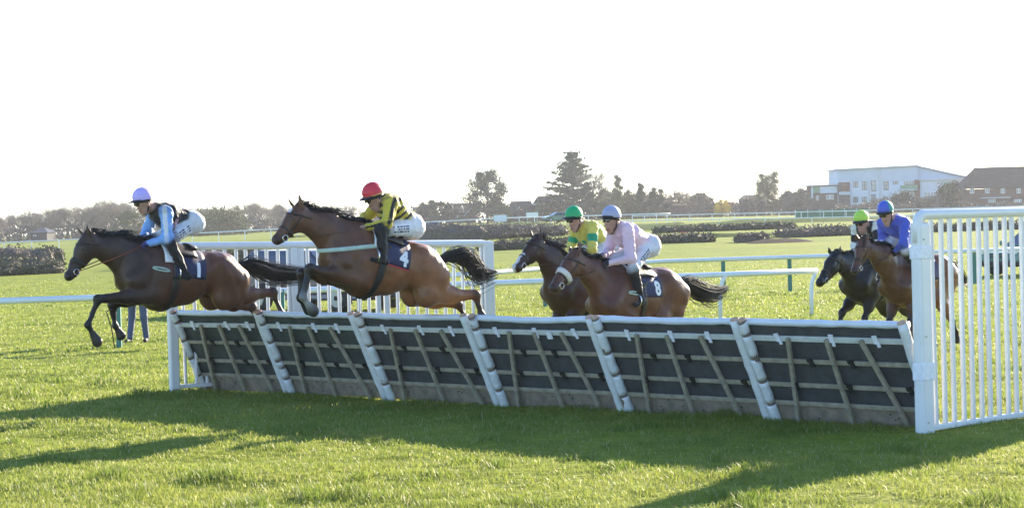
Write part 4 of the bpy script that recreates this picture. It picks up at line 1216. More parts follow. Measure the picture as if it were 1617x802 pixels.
    B.mesh('body', voxel, M['coat'], root, tau=0.02, rip=(.0045, .20, seed))
    # ears, eyes
    for i, e in enumerate(ears):
        s = 1 if i else -1
        tip = L(e[0], e[1], s*.075*k); b0 = H(.02, .045, s*.055)
        d_ = tip - b0; m1 = b0 + d_*.45 + np.array([0, s*.012, 0])
        MB().tube([b0 - d_*.12, b0 + d_*.12, m1, b0 + d_*.8, tip], [.030*hs, .036*hs, .036*hs, .018*hs, .002], 8, flat=.55).build('ear', ear_mat(coat[2]), root, True)
    for s in (-1, 1):
        MB().tube([H(.335, .028, s*.050), H(.335, .028, s*.070), H(.335, .028, s*.080)], [.022*hs, .019*hs, .006*hs], 8).build('eye', M['eye'], root, True)
    # mane
    strands = []
    mo, md = [], []
    for i in range(340):
        q = i / 339.0
        b0 = H(.04, .0) * (1 - q) + T(.02, .02) * q; mo.append(b0 - np.array([0, 0, .12]) * k); md.append((0, .02, 1))
    msp = B.surfs(np.array(mo), np.array(md), .4, 40)
    for i in range(340):
        q = i / 339.0
        b0 = H(.04, .0) * (1 - q) + T(.02, .02) * q
        o = n0 * q + thr * (1 - q) if q > 0 else thr
        sp = msp[i]
        base = sp + np.array([rg.normal(0, .008), rg.normal(0, .014), -.01])
        Ln = (.05 + .08 * rg.random() ** 1.5) * k * (0.7 + .5 * math.sin(math.pi * min(1, q * 1.1))) * (1 + .4 * math.sin(i * .23))
        dr = np.array([-.8 - .4 * rg.random(), .35 * rg.normal() , .35 * mane_fly + .35 * rg.random()]); dr /= np.linalg.norm(dr)
        m1 = base + dr * Ln * .55 + np.array([0, 0, .02]); e = base + dr * Ln + np.array([-.03, rg.normal(0, .02), -.05 + .05 * mane_fly])
        strands += [(tuple(base), tuple(m1), .008, .006), (tuple(m1), tuple(e), .006, .001)]
    for i in range(18):                                       # forelock
        b0 = H(.03, .0) + np.array([0, rg.normal(0, .02), 0]); e = b0 + ax * (.10 + .06*rg.random()) - dn * .015 + np.array([0, rg.normal(0, .03), 0])
        strands.append((tuple(b0), tuple(e), .008, .001))
    V, f = segs_mesh(strands); fast_mesh('mane', V, [f], M['hair'], root, col=np.broadcast_to(np.array(BLK), V.shape))
    # tail
    g = [T(-1.12, -.16)] + [L(a, b) for a, b in tail]
    g = np.array(g); seg = []
    tt = np.linspace(0, len(g) - 1, 9)
    guide = np.array([[np.interp(t, range(len(g)), g[:, c]) for c in range(3)] for t in tt])
    guide[1:-1] = .25 * guide[:-2] + .5 * guide[1:-1] + .25 * guide[2:]
    for i in range(300):
        off = rg.normal(0, 1, 3); off[1] *= .8; ln = .62 + .38 * rg.random() ** .5
        prev = None
        for j in range(9):
            q = j / 8.0 * ln; x = q * 8
            p = np.array([np.interp(x, range(9), guide[:, c]) for c in range(3)])
            wd = .016 + .040 * math.sin(math.pi * min(1, q * .95)) 
            p = p + off * wd * (.7 if q < .2 else 1.0) + np.array([0, 0, -.02 * q * abs(off[2])])
            if prev is not None: seg.append((tuple(prev), tuple(p), .0055 * (1 - .6 * q), .0055 * (1 - .75 * q) + .001))
            prev = p
    V, f = segs_mesh(seg); fast_mesh('tail', V, [f], M['hair'], root, col=np.broadcast_to(np.array(BLK), V.shape))
    # saddle cloth, saddle, girth laid on the trunk
    axis = lambda x: T(x, -.36)
    up = T(-.3, 1) - T(-.3, 0); up /= np.linalg.norm(up); fw = T(.5, -.36) - T(-.5, -.36); fw /= np.linalg.norm(fw); lt = np.array([0, 1.0, 0])
    def on(x, phi, off=0.0):
        d_ = up * math.cos(phi) + lt * math.sin(phi)
        return B.surf(axis(x), d_, .75, 50) + d_ * off
    def patch(name, x0, x1, p0, p1, off, th_, m, nx_=9, np_=19, parent=root, smooth=True, hang=0.0):
        Fc = []; O = []; Dd = []; rip = []
        for i in range(nx_):
            for j in range(np_):
                x = x0 + (x1 - x0) * i / (nx_ - 1); ph = p0 + (p1 - p0) * j / (np_ - 1)
                O.append(axis(x)); Dd.append(up * math.cos(ph) + lt * math.sin(ph)); rip.append(off + .003 * math.sin(9*x + 5*ph))
        Dd = np.array(Dd); S0 = B.surfs(np.array(O), Dd); rip = np.array(rip)[:, None]
        V = np.concatenate([S0 + Dd * rip, S0 + Dd * (rip + th_)])
        n = nx_ * np_
        for i in range(nx_ - 1):
            for j in range(np_ - 1):
                a = i*np_ + j; Fc.append((a, a+1, a+np_+1, a+np_)); Fc.append((n+a, n+a+np_, n+a+np_+1, n+a+1))
        rim = [i*np_ for i in range(nx_)] + [(nx_-1)*np_ + j for j in range(1, np_)] + [i*np_ + np_-1 for i in range(nx_-2, -1, -1)] + [j for j in range(np_-2, 0, -1)]
        for a, b in zip(rim, rim[1:] + rim[:1]): Fc.append((a, b, b+n, a+n))
        return mesh_obj(name, V, Fc, m, parent, smooth)
    sc = patch('saddle_cloth', -.57, -.14, -1.58, 1.58, .008, .006, M[cloth])
    sd = patch('saddle', -.44, -.08, -.75, .75, .022, .028, M['leather'])
    patch('cantle', -.47, -.38, -.40, .40, .045, .035, M['leather'], 4, 9, sd); patch('pommel', -.10, -.02, -.35, .35, .03, .035, M['leather'], 4, 9, sd)
    patch('saddle_pad', -.12, .0, -1.05, 1.05, .010, .016, M['cloth_white'], 4, 15, sd)
    patch('girth', -.21, -.11, 1.0, 2*math.pi - 1.0, .006, .008, M['leather'] if seed % 2 else M['black'], 3, 29)
    if number:
        cu = bpy.data.curves.new('number', 'FONT'); cu.body = number; cu.size = .27; cu.align_x = 'CENTER'; cu.offset = .012; cu.resolution_u = 4
        to = bpy.data.objects.new('tmp', cu); C.objects.link(to)
        dg = bpy.context.evaluated_depsgraph_get(); me = bpy.data.meshes.new_from_object(to.evaluated_get(dg)); 
        bpy.data.objects.remove(to)
        import bmesh
        bm = bmesh.new(); bm.from_mesh(me); bmesh.ops.triangulate(bm, faces=bm.faces); bmesh.ops.subdivide_edges(bm, edges=bm.edges, cuts=2, use_grid_fill=True)
        for v in bm.verts:
            u, w = v.co.x, v.co.y
            q = on(-.455 - u / k, 1.47 - w / (.34*k), .019); v.co = Vector(q)
        nm = bpy.data.meshes.new('number'); bm.to_mesh(nm); bm.free(); nm.materials.append(M['cloth_white'])
        no = bpy.data.objects.new('number', nm); C.objects.link(no); no.parent = sc
    # bridle
    br = None
    def loop(a, w, m, name, parent, n=25, tilt=0.0, extra=.0):
        o = H(a, .07); pd = []
        for i in range(n):
            t = 2 * math.pi * i / (n - 1)
            d_ = -dn * math.cos(t) + lt * math.sin(t) + ax * tilt * math.cos(t)
            pd.append((o, d_, ax))
        return strap(B, pd, w, .006 + extra, name, m, parent, .003, .16)
    br = loop(.62, .022, M['leather'], 'bridle', root)
    loop(.17, .02, M['leather'], 'browband', br, tilt=.5)
    for s in (-1, 1):
        o = H(.5, .075)
        strap(B, [(H(a, .075 + .02*math.sin(a*3)), lt * s, dn) for a in np.linspace(.12, .80, 9)], .016, .005, 'cheek_strap', M['leather'], br, .003, .15)
        bp = H(.80, .085, s*.062)
        MB().tube([bp + .036*hs*(ax*math.cos(t) + dn*math.sin(t)) for t in np.linspace(0, 2*math.pi, 15)], .006, 6, caps=False).build('bit_ring', M['metal'], br, True)
    ctx = dict(fr=fr, B=B, T=T, H=H, L=L, root=root, on=on, patch=patch, strap=strap, bridle=br, loop=loop, k=k, ax=ax, dn=dn, up=up, fw=fw, lt=lt, cloth=sc, Wp=Wp)
    return ctx

_ears = {}
def ear_mat(c):
    if c not in _ears: _ears[c] = mat('ear_coat', c, 0.5, 0.2, 20)
    return _ears[c]

def reins(cx, hand_l, hand_r, m='leather', r=.007):
    for s, hd in ((1, hand_l), (-1, hand_r)):
        a = cx['H'](.80, .085, s*.066); b = np.array(hd)
        mid = (a + b) / 2 + np.array([0, s*.02, -.015])
        # keep the rein outside the neck
        o = np.array([mid[0], 0, mid[2]]); q = cx['B'].surf(o, (0, s, 0), .5)
        mid[1] = s * max(abs(mid[1]), abs(q[1]) + .012)
        pts = [a, a*.72 + mid*.28 , a*.3 + mid*.7, mid, mid*.6 + b*.4, b]
        for p in pts[1:-1]:
            q = cx['B'].surf(np.array([p[0], 0, p[2]]), (0, s, 0), .5); p[1] = s * max(abs(p[1]), abs(q[1]) + .010)
        MB().tube(pts, r, 6, flat=.5).build('rein', M[m], cx['bridle'], True)

# ------------------------------------------------------------------ jockeys
SKIN = (0.48, 0.27, 0.20); BOOT = (0.012, 0.011, 0.012)
def jockey(cx, label, head, chin, neck, pelvis, sh_n, el_n, ha_n, sh_f, el_f, ha_f, hip, knee, ankle, toe, silks, sleeve, breech=(.72, .72, .74), cap=(.5, .1, .1), capfn=None, glove=(.02, .02, .022), chest=None, goggle=True, lat_s=.20, kn_out=.26, k=0.95, seed=0, bodyfn=None, group='jockeys', kneecol=None):
    L = cx['L']; fr = cx['fr']
    foot = L(*ankle, .30)
    base = np.array([foot[0], 0, 0.0])
    root = thing('person', label, 'jockey', Vector(fr.o) + fr.h * float(base[0]), fr.rot, group)
    sub = lambda p: np.array(p) - base
    B = Body()
    pel = sub(L(*pelvis)); nk = sub(L(*neck)); hd = sub(L(*head)); ch = sub(L(*chin))
    shn = sub(L(*sh_n, lat_s*.95)); shf = sub(L(*sh_f, -lat_s*.95))
    eln = sub(L(*el_n, lat_s + .06)); elf = sub(L(*el_f, -lat_s - .04)); han = sub(L(*ha_n, .085)); haf = sub(L(*ha_f, -.085))
    kn = sub(L(*knee, kn_out)); an = sub(L(*ankle, kn_out + .02)); to = sub(L(*toe, kn_out + .03))
    knf = kn * [1, -1, 1]; anf = an * [1, -1, 1]; tof = to * [1, -1, 1]
    hipn = sub(L(*hip, .10)); hipf = hipn * [1, -1, 1]
    shm = (shn + shf) / 2; shm[1] = 0
    cst = sub(L(*chest)) if chest else shm * .75 + pel * .25
    axis = shm - pel; AL = np.linalg.norm(axis); axis /= AL
    back = np.cross(axis, [0, 1.0, 0]); back /= np.linalg.norm(back)
    if back[2] < 0: back = -back
    tc = (lambda V, t: silks(V - pel, (V - pel) @ axis / AL, (V - pel) @ back, V[:, 1])) if callable(silks) else silks
    B.limb(pel, pel*.4 + cst*.6, .145*k, .135*k, tc, 1.12, .06); B.limb(pel*.4 + cst*.6, cst, .135*k, .155*k, tc, 1.18, .06)
    B.limb(cst, shm, .15*k, .115*k, tc, 1.28, .06)
    B.limb(shn, shf, .075*k, .075*k, tc, 1.0, .05)
    B.limb(shm + axis*.03, nk, .085*k, .06*k, tc, 1.0, .04)
    # breeches over the seat
    sb = pel - axis * .04
    B.limb(sb + np.array([0, .07, 0]), sb - np.array([0, .07, 0]), .147*k, .147*k, breech, 1.0, .06)
    for h_, kk, aa, tt_ in ((hipn, kn, an, to), (hipf, knf, anf, tof)):
        B.limb(h_, kk if kneecol is None else kk*.8 + h_*.2, .098*k, .064*k, breech, 1.0, .05); B.limb(kk*.75 + h_*.25, kk, .066*k, .062*k, kneecol or breech, 1.0, .03); B.ball(kk, .058*k, kneecol or breech, 1.0, .04)
        b0 = kk*.98 + aa*.02
        B.limb(b0, kk*.45 + aa*.55, .068*k, .060*k, BOOT, 1.0, .02); B.limb(kk*.45 + aa*.55, aa, .058*k, .042*k, BOOT, 1.0, .03)
        heel = aa + (aa - kk) / np.linalg.norm(aa - kk) * .045 - (tt_ - aa) * .22
        B.limb(heel, tt_, .036*k, .030*k, BOOT, 1.0, .03); B.limb(aa, heel, .042*k, .036*k, BOOT, 1.0, .03)
    for s_, e_, h_, sg in ((shn, eln, han, 1), (shf, elf, haf, -1)):
        def sl(V, t, a=s_, b=e_, part=0):
            return sleeve(V, t, part, a, b) if callable(sleeve) else np.broadcast_to(np.array(sleeve), V.shape)
        B.limb(s_, e_, .078*k, .066*k, lambda V, t, a=s_, b=e_: sl(V, t, a, b, 0), 1.0, .03)
        wr_ = h_ + (e_ - h_) / np.linalg.norm(e_ - h_) * .05
        B.limb(e_, wr_, .064*k, .038*k, lambda V, t, a=e_, b=h_: sl(V, t, a, b, 1), 1.0, .03)
    # head with face
    fdir = ch - hd; fwd = np.array([1.0, 0, 0]); 
    B.ball(hd, .100*k, SKIN, .82, .03)
    fc = ch + (hd - ch) * .30
    B.limb(hd + (fc - hd)*.35 + fwd*.012, fc, .082*k, .062*k, SKIN, .85, .03)
    B.ball(ch + (hd - ch)*.12, .036*k, SKIN, 1.0, .03)
    nose0 = hd*.52 + ch*.48; fperp = fwd - fdir * (fwd @ fdir) / (fdir @ fdir); fperp /= np.linalg.norm(fperp)
    B.limb(nose0 + fperp*.060*k, nose0 + fperp*.098*k + fdir*.09, .012, .014, SKIN, 1.0, .015)
    mo = hd*.22 + ch*.78
    B.limb(mo + fperp*.055 + np.array([0, .018, 0]), mo + fperp*.055 - np.array([0, .018, 0]), .010, .010, (.36, .14, .12), 1, .008)
    for s in (-1, 1):
        B.ball(hd*.62 + ch*.38 - fperp*.025 + np.array([0, s*.080*k, 0]), .020*k, SKIN, .6, .01)
    B.limb(nk, hd*.55 + ch*.45 - fperp*.045, .056*k, .052*k, SKIN, 1.0, .03)
    B.mesh('body', .0105, M['silk'], root, tau=.005, rip=(.0055, .085, seed + 50))
    # helmet: padded dome with peak; the cap is pulled over it
    upv = -(fdir / np.linalg.norm(fdir)); fw_ = fperp
    yv = np.array([0, 1.0, 0])
    hc = hd + upv*.022*k - fw_*.004
    V = []; Fc = []; nu, nv = 24, 10; cc = []
    for j in range(nv + 1):
        ph = math.pi * .56 * j / nv
        for i in range(nu):
            a = 2 * math.pi * i / nu
            f_ = math.cos(a)
            rr = math.sin(ph)
            p = hc + fw_ * (f_ * rr * .132*k) + yv * (math.sin(a) * rr * .112*k) + upv * (math.cos(ph) * .128*k)
            if j >= nv - 1: p = p - fw_*.004
            V.append(p); cc.append(capfn(a, ph) if capfn else cap)
    for j in range(nv):
        for i in range(nu): Fc.append((j*nu+i, j*nu+(i+1) % nu, (j+1)*nu+(i+1) % nu, (j+1)*nu+i))
    hel = fast_mesh('helmet', np.array(V), [np.array(Fc)[:, ::-1]], M['helmet'], root, col=np.array(cc), smooth=True)
    V = []; Fc = []; n = 13
    for lay in (0, 1):
        for i in range(n):
            a = -1.05 + 2.1 * i / (n - 1)
            e0 = hc + fw_*(math.cos(a)*.124*k) + yv*(math.sin(a)*.106*k) - upv*(.012 + .006*lay)
            e1 = hc + fw_*(math.cos(a)*.132*k + .062*k*math.cos(a*1.25)**.6 if abs(a*1.25) < 1.5 else math.cos(a)*.132*k) + yv*(math.sin(a)*.112*k) - upv*(.030 + .006*lay)
            V += [e0, e1]
    m2 = 2*n
    for i in range(n - 1):
        Fc += [(2*i, 2*i+1, 2*i+3, 2*i+2), (m2+2*i, m2+2*i+2, m2+2*i+3, m2+2*i+1), (2*i+1, m2+2*i+1, m2+2*i+3, 2*i+3)]
    mesh_obj('peak', V, Fc, mat('cap_peak', (.02, .02, .022) if not capfn else (.02, .02, .022), .5), hel, True)
    # band, goggles, chin strap
    gb = hd*.78 + ch*.22
    ring = lambda c_, rx, ry, r_, a0, a1, n_: [c_ + fw_*(math.cos(t)*rx) + yv*(math.sin(t)*ry) for t in np.linspace(a0, a1, n_)]
    MB().tube(ring(gb + upv*.02, .108*k, .092*k, 0, 0, 2*math.pi, 25), .017, 6, caps=False).build('helmet_harness', M['black'], hel, True)
    if goggle:
        go = MB()
        for s in (-1, 1):
            go.tube([gb + fw_*.094*k + yv*s*.030, gb + fw_*.104*k + yv*s*.034, gb + fw_*.108*k + yv*s*.036], [.030, .028, .016], 10)
        go.build('goggles', M['goggles'], root, True)
    st = [gb + yv*.088*k - fw_*.02, hd*.35 + ch*.65 + yv*.072*k - fw_*.02, ch + yv*.02 - upv*.012, ch - yv*.02 - upv*.012, hd*.35 + ch*.65 - yv*.072*k - fw_*.02, gb - yv*.088*k - fw_*.02]
    MB().tube(st, .009, 6).build('chin_strap', M['black'], hel, True)
    MB().tube([nk + np.array([0, y, 0]) for y in (-.04, 0, .04)] , .001, 4).build('collar_button', M['black'], root) if False else None
    # gloves closed round the reins
    for h_, e_, s in ((han, eln, 1), (haf, elf, -1)):
        d = h_ - e_; d /= np.linalg.norm(d); sd = np.cross(d, [0, 0, 1.0]); sd /= np.linalg.norm(sd); dn_ = np.cross(sd, d)
        if dn_[2] > 0: dn_ = -dn_; sd = -sd
        G = Body(); gc = glove
        w0 = h_ - d*.05
        G.limb(w0 - d*.02, w0 + d*.01, .030, .032, gc, 1, .01)
        for q in (-.024, -.008, .008, .024): G.limb(w0, h_ + sd*q, .024, .016, gc, 1, .02)
        for qi, q in enumerate((-.027, -.009, .009, .027)):
            a = h_ + sd*q*1.05; ln = (.028, .034, .032, .026)[qi]
            b = a + d*ln*.7 + dn_*.016; c_ = b + dn_*.026 - d*.008; e2 = c_ - d*ln*.8 + dn_*.004
            G.limb(a, b, .0105, .010, gc, 1, .004); G.limb(b, c_, .010, .0095, gc, 1, .004); G.limb(c_, e2, .0095, .0085, gc, 1, .004)
        t0 = w0 + d*.012 + sd*s*(-.03); t1 = t0 + d*.03 + dn_*.018 - sd*s*.006; t2 = t1 + d*.026 + dn_*.012 + sd*s*.014
        G.limb(t0, t1, .012, .011, gc, 1, .006); G.limb(t1, t2, .011, .009, gc, 1, .004)
        G.mesh('glove', .0055, M['silk'], root, tau=.004)
    # stirrup irons and leathers belong to the saddle but hang on the boot
    for aa, tt_, s in ((an, to, 1), (anf, tof, -1)):
        c_ = aa*.35 + tt_*.65 + base + np.array([0, 0, -.01])
        ring_ = [c_ + np.array([0, math.sin(t)*.062, .045 + math.cos(t)*.072]) for t in np.linspace(0, 2*math.pi, 17)]
        stp = MB().tube(ring_, .008, 6, caps=False).build('stirrup', M['metal'], cx['root'], True)
        tp = cx['on'](-.22, 1.0*s, .05)
        MB().bar(c_ + np.array([0, 0, .115]), tp, .004, .026, up=(1, 0, 0)).build('stirrup_leather', M['leather'], stp)
    return dict(B=B, hip=hipn, knee=kn, axis=axis, root=root, han=han + base, haf=haf + base, base=base)
# ------------------------------------------------------------------ the field
c_bay = (BAY, BAY_RED, BAY_DARK)
c_lbay = ((0.195, 0.074, 0.032), (0.28, 0.118, 0.054), (0.105, 0.046, 0.026))
c_dark = ((0.115, 0.042, 0.022), (0.12, 0.045, 0.024), (0.050, 0.026, 0.018))
c_black = ((0.014, 0.012, 0.012), (0.015, 0.012, 0.012), (0.011, 0.010, 0.010))
c_red = ((0.130, 0.047, 0.025), (0.14, 0.052, 0.027), (0.095, 0.037, 0.022))

h1 = horse('dark bay horse in front at the left, stretched out after the hurdle, cloth number one', 247, 386, 24.7, 38, (345, 399), (134, 369), (101, 438), (150, 415), [(121, 358), (137, 355)],
    {'nf': [(155, 472), (139, 513), (152, 537)], 'ff': [(177, 480), (182, 514), (190, 527)], 'nh': [(430, 461), (446, 497), (452, 508)], 'fh': [(398, 484), (406, 504), (409, 515)]},
    [(397, 411), (414, 428), (440, 432), (477, 432), (508, 427)], c_dark, k=1.0, stifle=(-.90, -.56), mane_fly=.8, seed=1, number='1', leg_white=())
h2 = horse('bay horse jumping second with a pale breast strap, cloth number four', 578, 360, 22.9, 36, (665, 387), (468, 325), (430, 379), (481, 369), [(454, 313), (472, 306)],
    {'nf': [(489, 424), (478, 469), (493, 489)], 'ff': [(476, 431), (474, 470), (486, 487)], 'nh': [(751, 466), (760, 497), (763, 508)], 'fh': [(722, 480), (735, 500), (738, 510)]},
    [(716, 395), (742, 404), (751, 422), (748, 435), (764, 434), (784, 429)], c_lbay, k=.98, stifle=(-.98, -.56), mane_fly=.5, seed=2, number='4', blaze=(.12, .24, .028), leg_white=('nf',))
gal_f = {'nf': [('l', .36, -.92), ('l', .30, -1.20), ('l', .20, -1.26)], 'ff': [('l', .26, -.97), ('l', .08, -1.18), ('l', -.02, -1.20)]}
gal_h = {'nh': [('l', -1.16, -1.02), ('l', -1.06, -1.34), ('l', -1.0, -1.44)], 'fh': [('l', -1.0, -1.03), ('l', -.82, -1.33), ('l', -.74, -1.42)]}
h4 = horse('brown horse with a white nose approaching between the leaders and number eight', 906, 413, 26.7, 46, (968, 424), (846, 374), (810, 422), (853, 421), [(837, 362), (854, 360)],
    {**gal_f, **gal_h}, [(1010, 440), (1030, 455), (1045, 452)], (c_red[0], c_red[1], (0.042, 0.019, 0.013)), k=.95, seed=4, blaze=(.55, 1.1, .030), mane_fly=.35)
h3 = horse('reddish brown horse with white sheepskin noseband and number eight on its cloth', 978, 423, 25.2, 46, (1042, 424), (906, 397), (868, 455), (908, 447), [(900, 388), (916, 382)],
    {**gal_f, **gal_h}, [(1086, 447), (1106, 461), (1128, 463), (1150, 452)], c_red, k=.97, seed=3, number='8', mane_fly=.3)
h6 = horse('black horse at the right approaching on the far side of the bay', 1366, 404, 30.2, 50, (1410, 408), (1318, 399), (1291, 446), (1331, 433), [(1308, 390), (1327, 388)],
    {'nf': [('l', .30, -.92), ('l', .45, -1.2), ('l', .52, -1.32)], 'ff': [('l', .46, -.84), ('l', .60, -1.12), ('l', .70, -1.22)], **gal_h}, [(1440, 425), (1452, 440), (1465, 440)], c_black, k=.95, seed=6, mane_fly=.2)
h5 = horse('bay horse coming head on beside the tall white wing post', 1428, 402, 28.5, 50, (1474, 402), (1361, 377), (1346, 429), (1377, 419), [(1351, 369), (1370, 368)],
    {'nf': [('l', .14, -.95), ('l', .16, -1.28), ('l', .20, -1.42)], 'ff': [('l', .20, -.95), ('l', .22, -1.29), ('l', .26, -1.43)], 'nh': [('l', -1.05, -.98), ('l', -1.18, -1.18), ('l', -1.22, -1.28)], 'fh': [('l', -.95, -1.0), ('l', -1.05, -1.25), ('l', -1.08, -1.35)]},
    [(1503, 420), (1512, 440), (1526, 445)], (BAY, BAY_RED, (0.085, 0.034, 0.019)), k=.95, seed=5, mane_fly=.2)

def hoops(c1, c2, n, ph=0.0, duty=.5):
    c1 = np.array(c1); c2 = np.array(c2)
    def f(P, u, b, y):
        q = ((u + b * .55) * n + ph) % 1.0 < duty
        return np.where(q[:, None], c1, c2)
    return f
def plain(c): return lambda P, u, b, y: np.broadcast_to(np.array(c, float), P.shape)
YEL = (0.60, 0.47, 0.05); BLKS = (0.015, 0.015, 0.017); LBLUE = (0.22, 0.42, 0.80); PINK = (0.72, 0.53, 0.64); GRN = (0.02, 0.33, 0.16); RBLUE = (0.075, 0.11, 0.50)
def s1(P, u, b, y):
    c = np.broadcast_to(np.array(BLKS), P.shape).copy()
    c[(b > .085) & (u > .15) & (u < .92) & (np.abs(y) < .10)] = (.62, .45, .42)
    c[(b < -.03) & (u > .55) & (u < .66)] = (.55, .32, .36)
    return c
def stripe_arm(c1, c2, w, side, both=True):
    c1 = np.array(c1); c2 = np.array(c2)
    def f(V, t, part, a, b):
        d = (b - a) / np.linalg.norm(b - a); r = V - a - ((V - a) @ d)[:, None] * d
        o = np.cross(d, [0, 1.0, 0]); o /= np.linalg.norm(o)
        if o[0] > 0: o = -o
        ang = np.arctan2(r[:, 1] * np.sign(a[1] + 1e-6), r @ o)
        return np.where((np.abs(ang - side) < w)[:, None] & (True if both else part == 0), c2, c1)
    return f
def s4(P, u, b, y):
    c = np.broadcast_to(np.array((0.63, 0.56, 0.11)), P.shape).copy()
    for cu, cy in ((.55, .10), (.55, -.10), (.82, 0.0), (.25, .0), (.85, .16)):
        c[(u - cu) ** 2 * .25 + (y - cy) ** 2 < .0016] = GRN
    return c
def armlet(c1, c2, lo, hi):
    return lambda V, t, part, a, b: np.where(((part == 0) & (t > lo) & (t < hi))[:, None] if part == 0 else np.zeros((len(V), 1), bool), np.array(c2), np.array(c1))
def s6(P, u, b, y):
    c = np.broadcast_to(np.array((.70, .70, .66)), P.shape).copy()
    c[np.abs(np.abs(y) - .10) < .045] = BLKS
    return c

j1 = jockey(h1, 'jockey in black body, light blue sleeves and lilac cap on the leading horse', (225, 315), (229, 338), (244, 328), (296, 351), (262, 335), (265, 377), (227, 386), (242, 338), (233, 362), (221, 381), (298, 357), (268, 381), (292, 433), (276, 439),
    s1, stripe_arm(LBLUE, (.75, .75, .78), .40, 2.3, False), breech=(.66, .66, .69), cap=(.50, .40, .78), glove=(.05, .05, .22), k=.97, kneecol=BOOT, seed=1)
j2 = jockey(h2, 'jockey in yellow and black hoops with a red cap on the jumping bay', (589, 308), (596, 333), (607, 318), (642, 355), (618, 321), (611, 352), (567, 362), (600, 322), (576, 346), (562, 358), (644, 361), (602, 364), (605, 408), (589, 410),
    hoops(YEL, BLKS, 5.0, .1, .55), stripe_arm(YEL, BLKS, .36, 1.75), breech=(.78, .76, .80), cap=(.62, .035, .055), capfn=lambda a, ph: (.62, .40, .10) if ph > 1.62 else (.62, .035, .055), glove=(.45, .25, .2), k=.97, kneecol=BOOT, seed=2)
j4 = jockey(h4, 'jockey in yellow silks with green armlets and green cap', (906, 342), (908, 365), (922, 355), (954, 386), (936, 358), (935, 393), (921, 409), (909, 364), (903, 390), (911, 403), (955, 391), (931, 418), (946, 460), (936, 466),
    s4, armlet((0.63, .56, .11), GRN, .38, .72), breech=(.60, .60, .72), cap=(.02, .36, .13), glove=(.62, .53, .06), seed=4)
j3 = jockey(h3, 'jockey in pale pink silks and grey lavender cap on number eight', (965, 343), (964, 368), (980, 358), (1016, 387), (991, 362), (996, 408), (954, 417), (968, 369), (961, 395), (945, 414), (1019, 393), (999, 424), (1013, 474), (1004, 482),
    plain(PINK), PINK, breech=(.63, .65, .71), cap=(.34, .36, .50), glove=(.02, .02, .025), k=.97, seed=3)
j6 = jockey(h6, 'jockey with lime cap and black and white silks behind the blue jockey', (1360, 347), (1363, 369), (1374, 358), (1400, 378), (1386, 358), (1384, 388), (1369, 400), (1352, 362), (1350, 386), (1358, 399), (1402, 383), (1386, 406), (1400, 446), (1392, 451),
    s6, armlet((.70, .70, .66), BLKS, .3, .8), breech=(.7, .7, .7), cap=(.42, .66, .08))
def quart(a, ph): return RBLUE if abs((a % (2*math.pi)) - math.pi) > 1.0 and not (1.2 < (a % (2*math.pi)) < 1.9) else (.03, .30, .22)
j5 = jockey(h5, 'jockey in royal blue silks and blue and green cap by the white post', (1398, 333), (1401, 356), (1413, 345), (1440, 370), (1429, 352), (1427, 385), (1411, 399), (1394, 352), (1394, 378), (1399, 396), (1442, 375), (1430, 396), (1454, 438), (1446, 444),
    plain(RBLUE), RBLUE, breech=(.68, .68, .74), capfn=quart)
def lettering(j, seed, rows=3):
    """unreadable sponsor's lettering printed down the thigh"""
    rg = np.random.default_rng(seed); d = j['knee'] - j['hip']; L_ = np.linalg.norm(d); d /= L_
    w = np.cross(d, [0, 1.0, 0]); w /= np.linalg.norm(w); O = []
    for r_ in range(rows):
        x = .12
        while x < .62:
            ln = .02 + .05 * rg.random(); O.append((x, x + ln / L_, (r_ - 1) * .028)); x += ln / L_ + .03
    P = []
    for a, b, c in O:
        for q, e in ((a, -.007), (b, -.007), (b, .007), (a, .007)): P.append(j['hip'] + d * q * L_ + w * (c + e))
    S0 = j['B'].surfs(np.array(P), np.tile([0, 1.0, 0], (len(P), 1)), .25, 40)
    S1 = S0 + np.array([0, .004, 0]); n = len(P); Fc = []
    for i in range(len(O)): Fc += [(i*4, i*4+1, i*4+2, i*4+3)]
    mesh_obj('lettering', S1, Fc, M['navy'], j['root'])
lettering(j1, 1); lettering(j2, 2); lettering(j3, 3)
reins(h1, j1['han'], j1['haf'], 'leather_brown', .011)
for c_, j_ in ((h2, j2), (h3, j3), (h4, j4), (h5, j5), (h6, j6)): reins(c_, j_['han'], j_['haf'])

# tack that sets the horses apart
T, B, lt = h2['T'], h2['B'], h2['lt']
pd = []
for q in np.linspace(0, 1, 23):          # pale breast strap round the chest
    a = math.pi * (q - .5) * 2 * .62
    o = T(.0, -.20)
    d_ = h2['fw'] * math.cos(a) + lt * math.sin(a) - h2['up'] * (.34 * math.cos(a) + .04)
    pd.append((o, d_, h2['up']))
strap(B, pd, .046, .007, 'breast_strap', M['strap_pale'], h2['root'], .005)
h3['loop'](.55, .062, M['sheepskin'], 'sheepskin_noseband', h3['bridle'], extra=.016)
h1['loop'](.60, .045, M['leather'], 'noseband', h1['bridle'])
for cx_, x0, ph in ((h1, .05, 1.35), (h3, .02, 1.40)):     # grey elastic loop on the shoulder
    pts = [cx_['on'](x0 + .10 * math.cos(t), ph + .06 * math.sin(t) - .05 * math.cos(t), .008) for t in np.linspace(0, 2*math.pi, 15)]
    MB().tube(pts, .011, 6, caps=False).build('breast_girth_loop', M['strap_pale'], cx_['root'], True)
# red edged cloth of number four
h2['patch']('cloth_binding', -.57, -.14, 1.58, 1.625, .008, .009, M['cloth_red'], 9, 3, h2['cloth'])
# dangling end of a surcingle on the leader
L1 = h1['L']
MB().tube([L1(176, 488, .06), L1(168, 492, .05), L1(170, 499, .05), L1(176, 516, .05), L1(181, 549, .05)], .007, 6).build('loose_strap', M['black'], h1['root'], True)

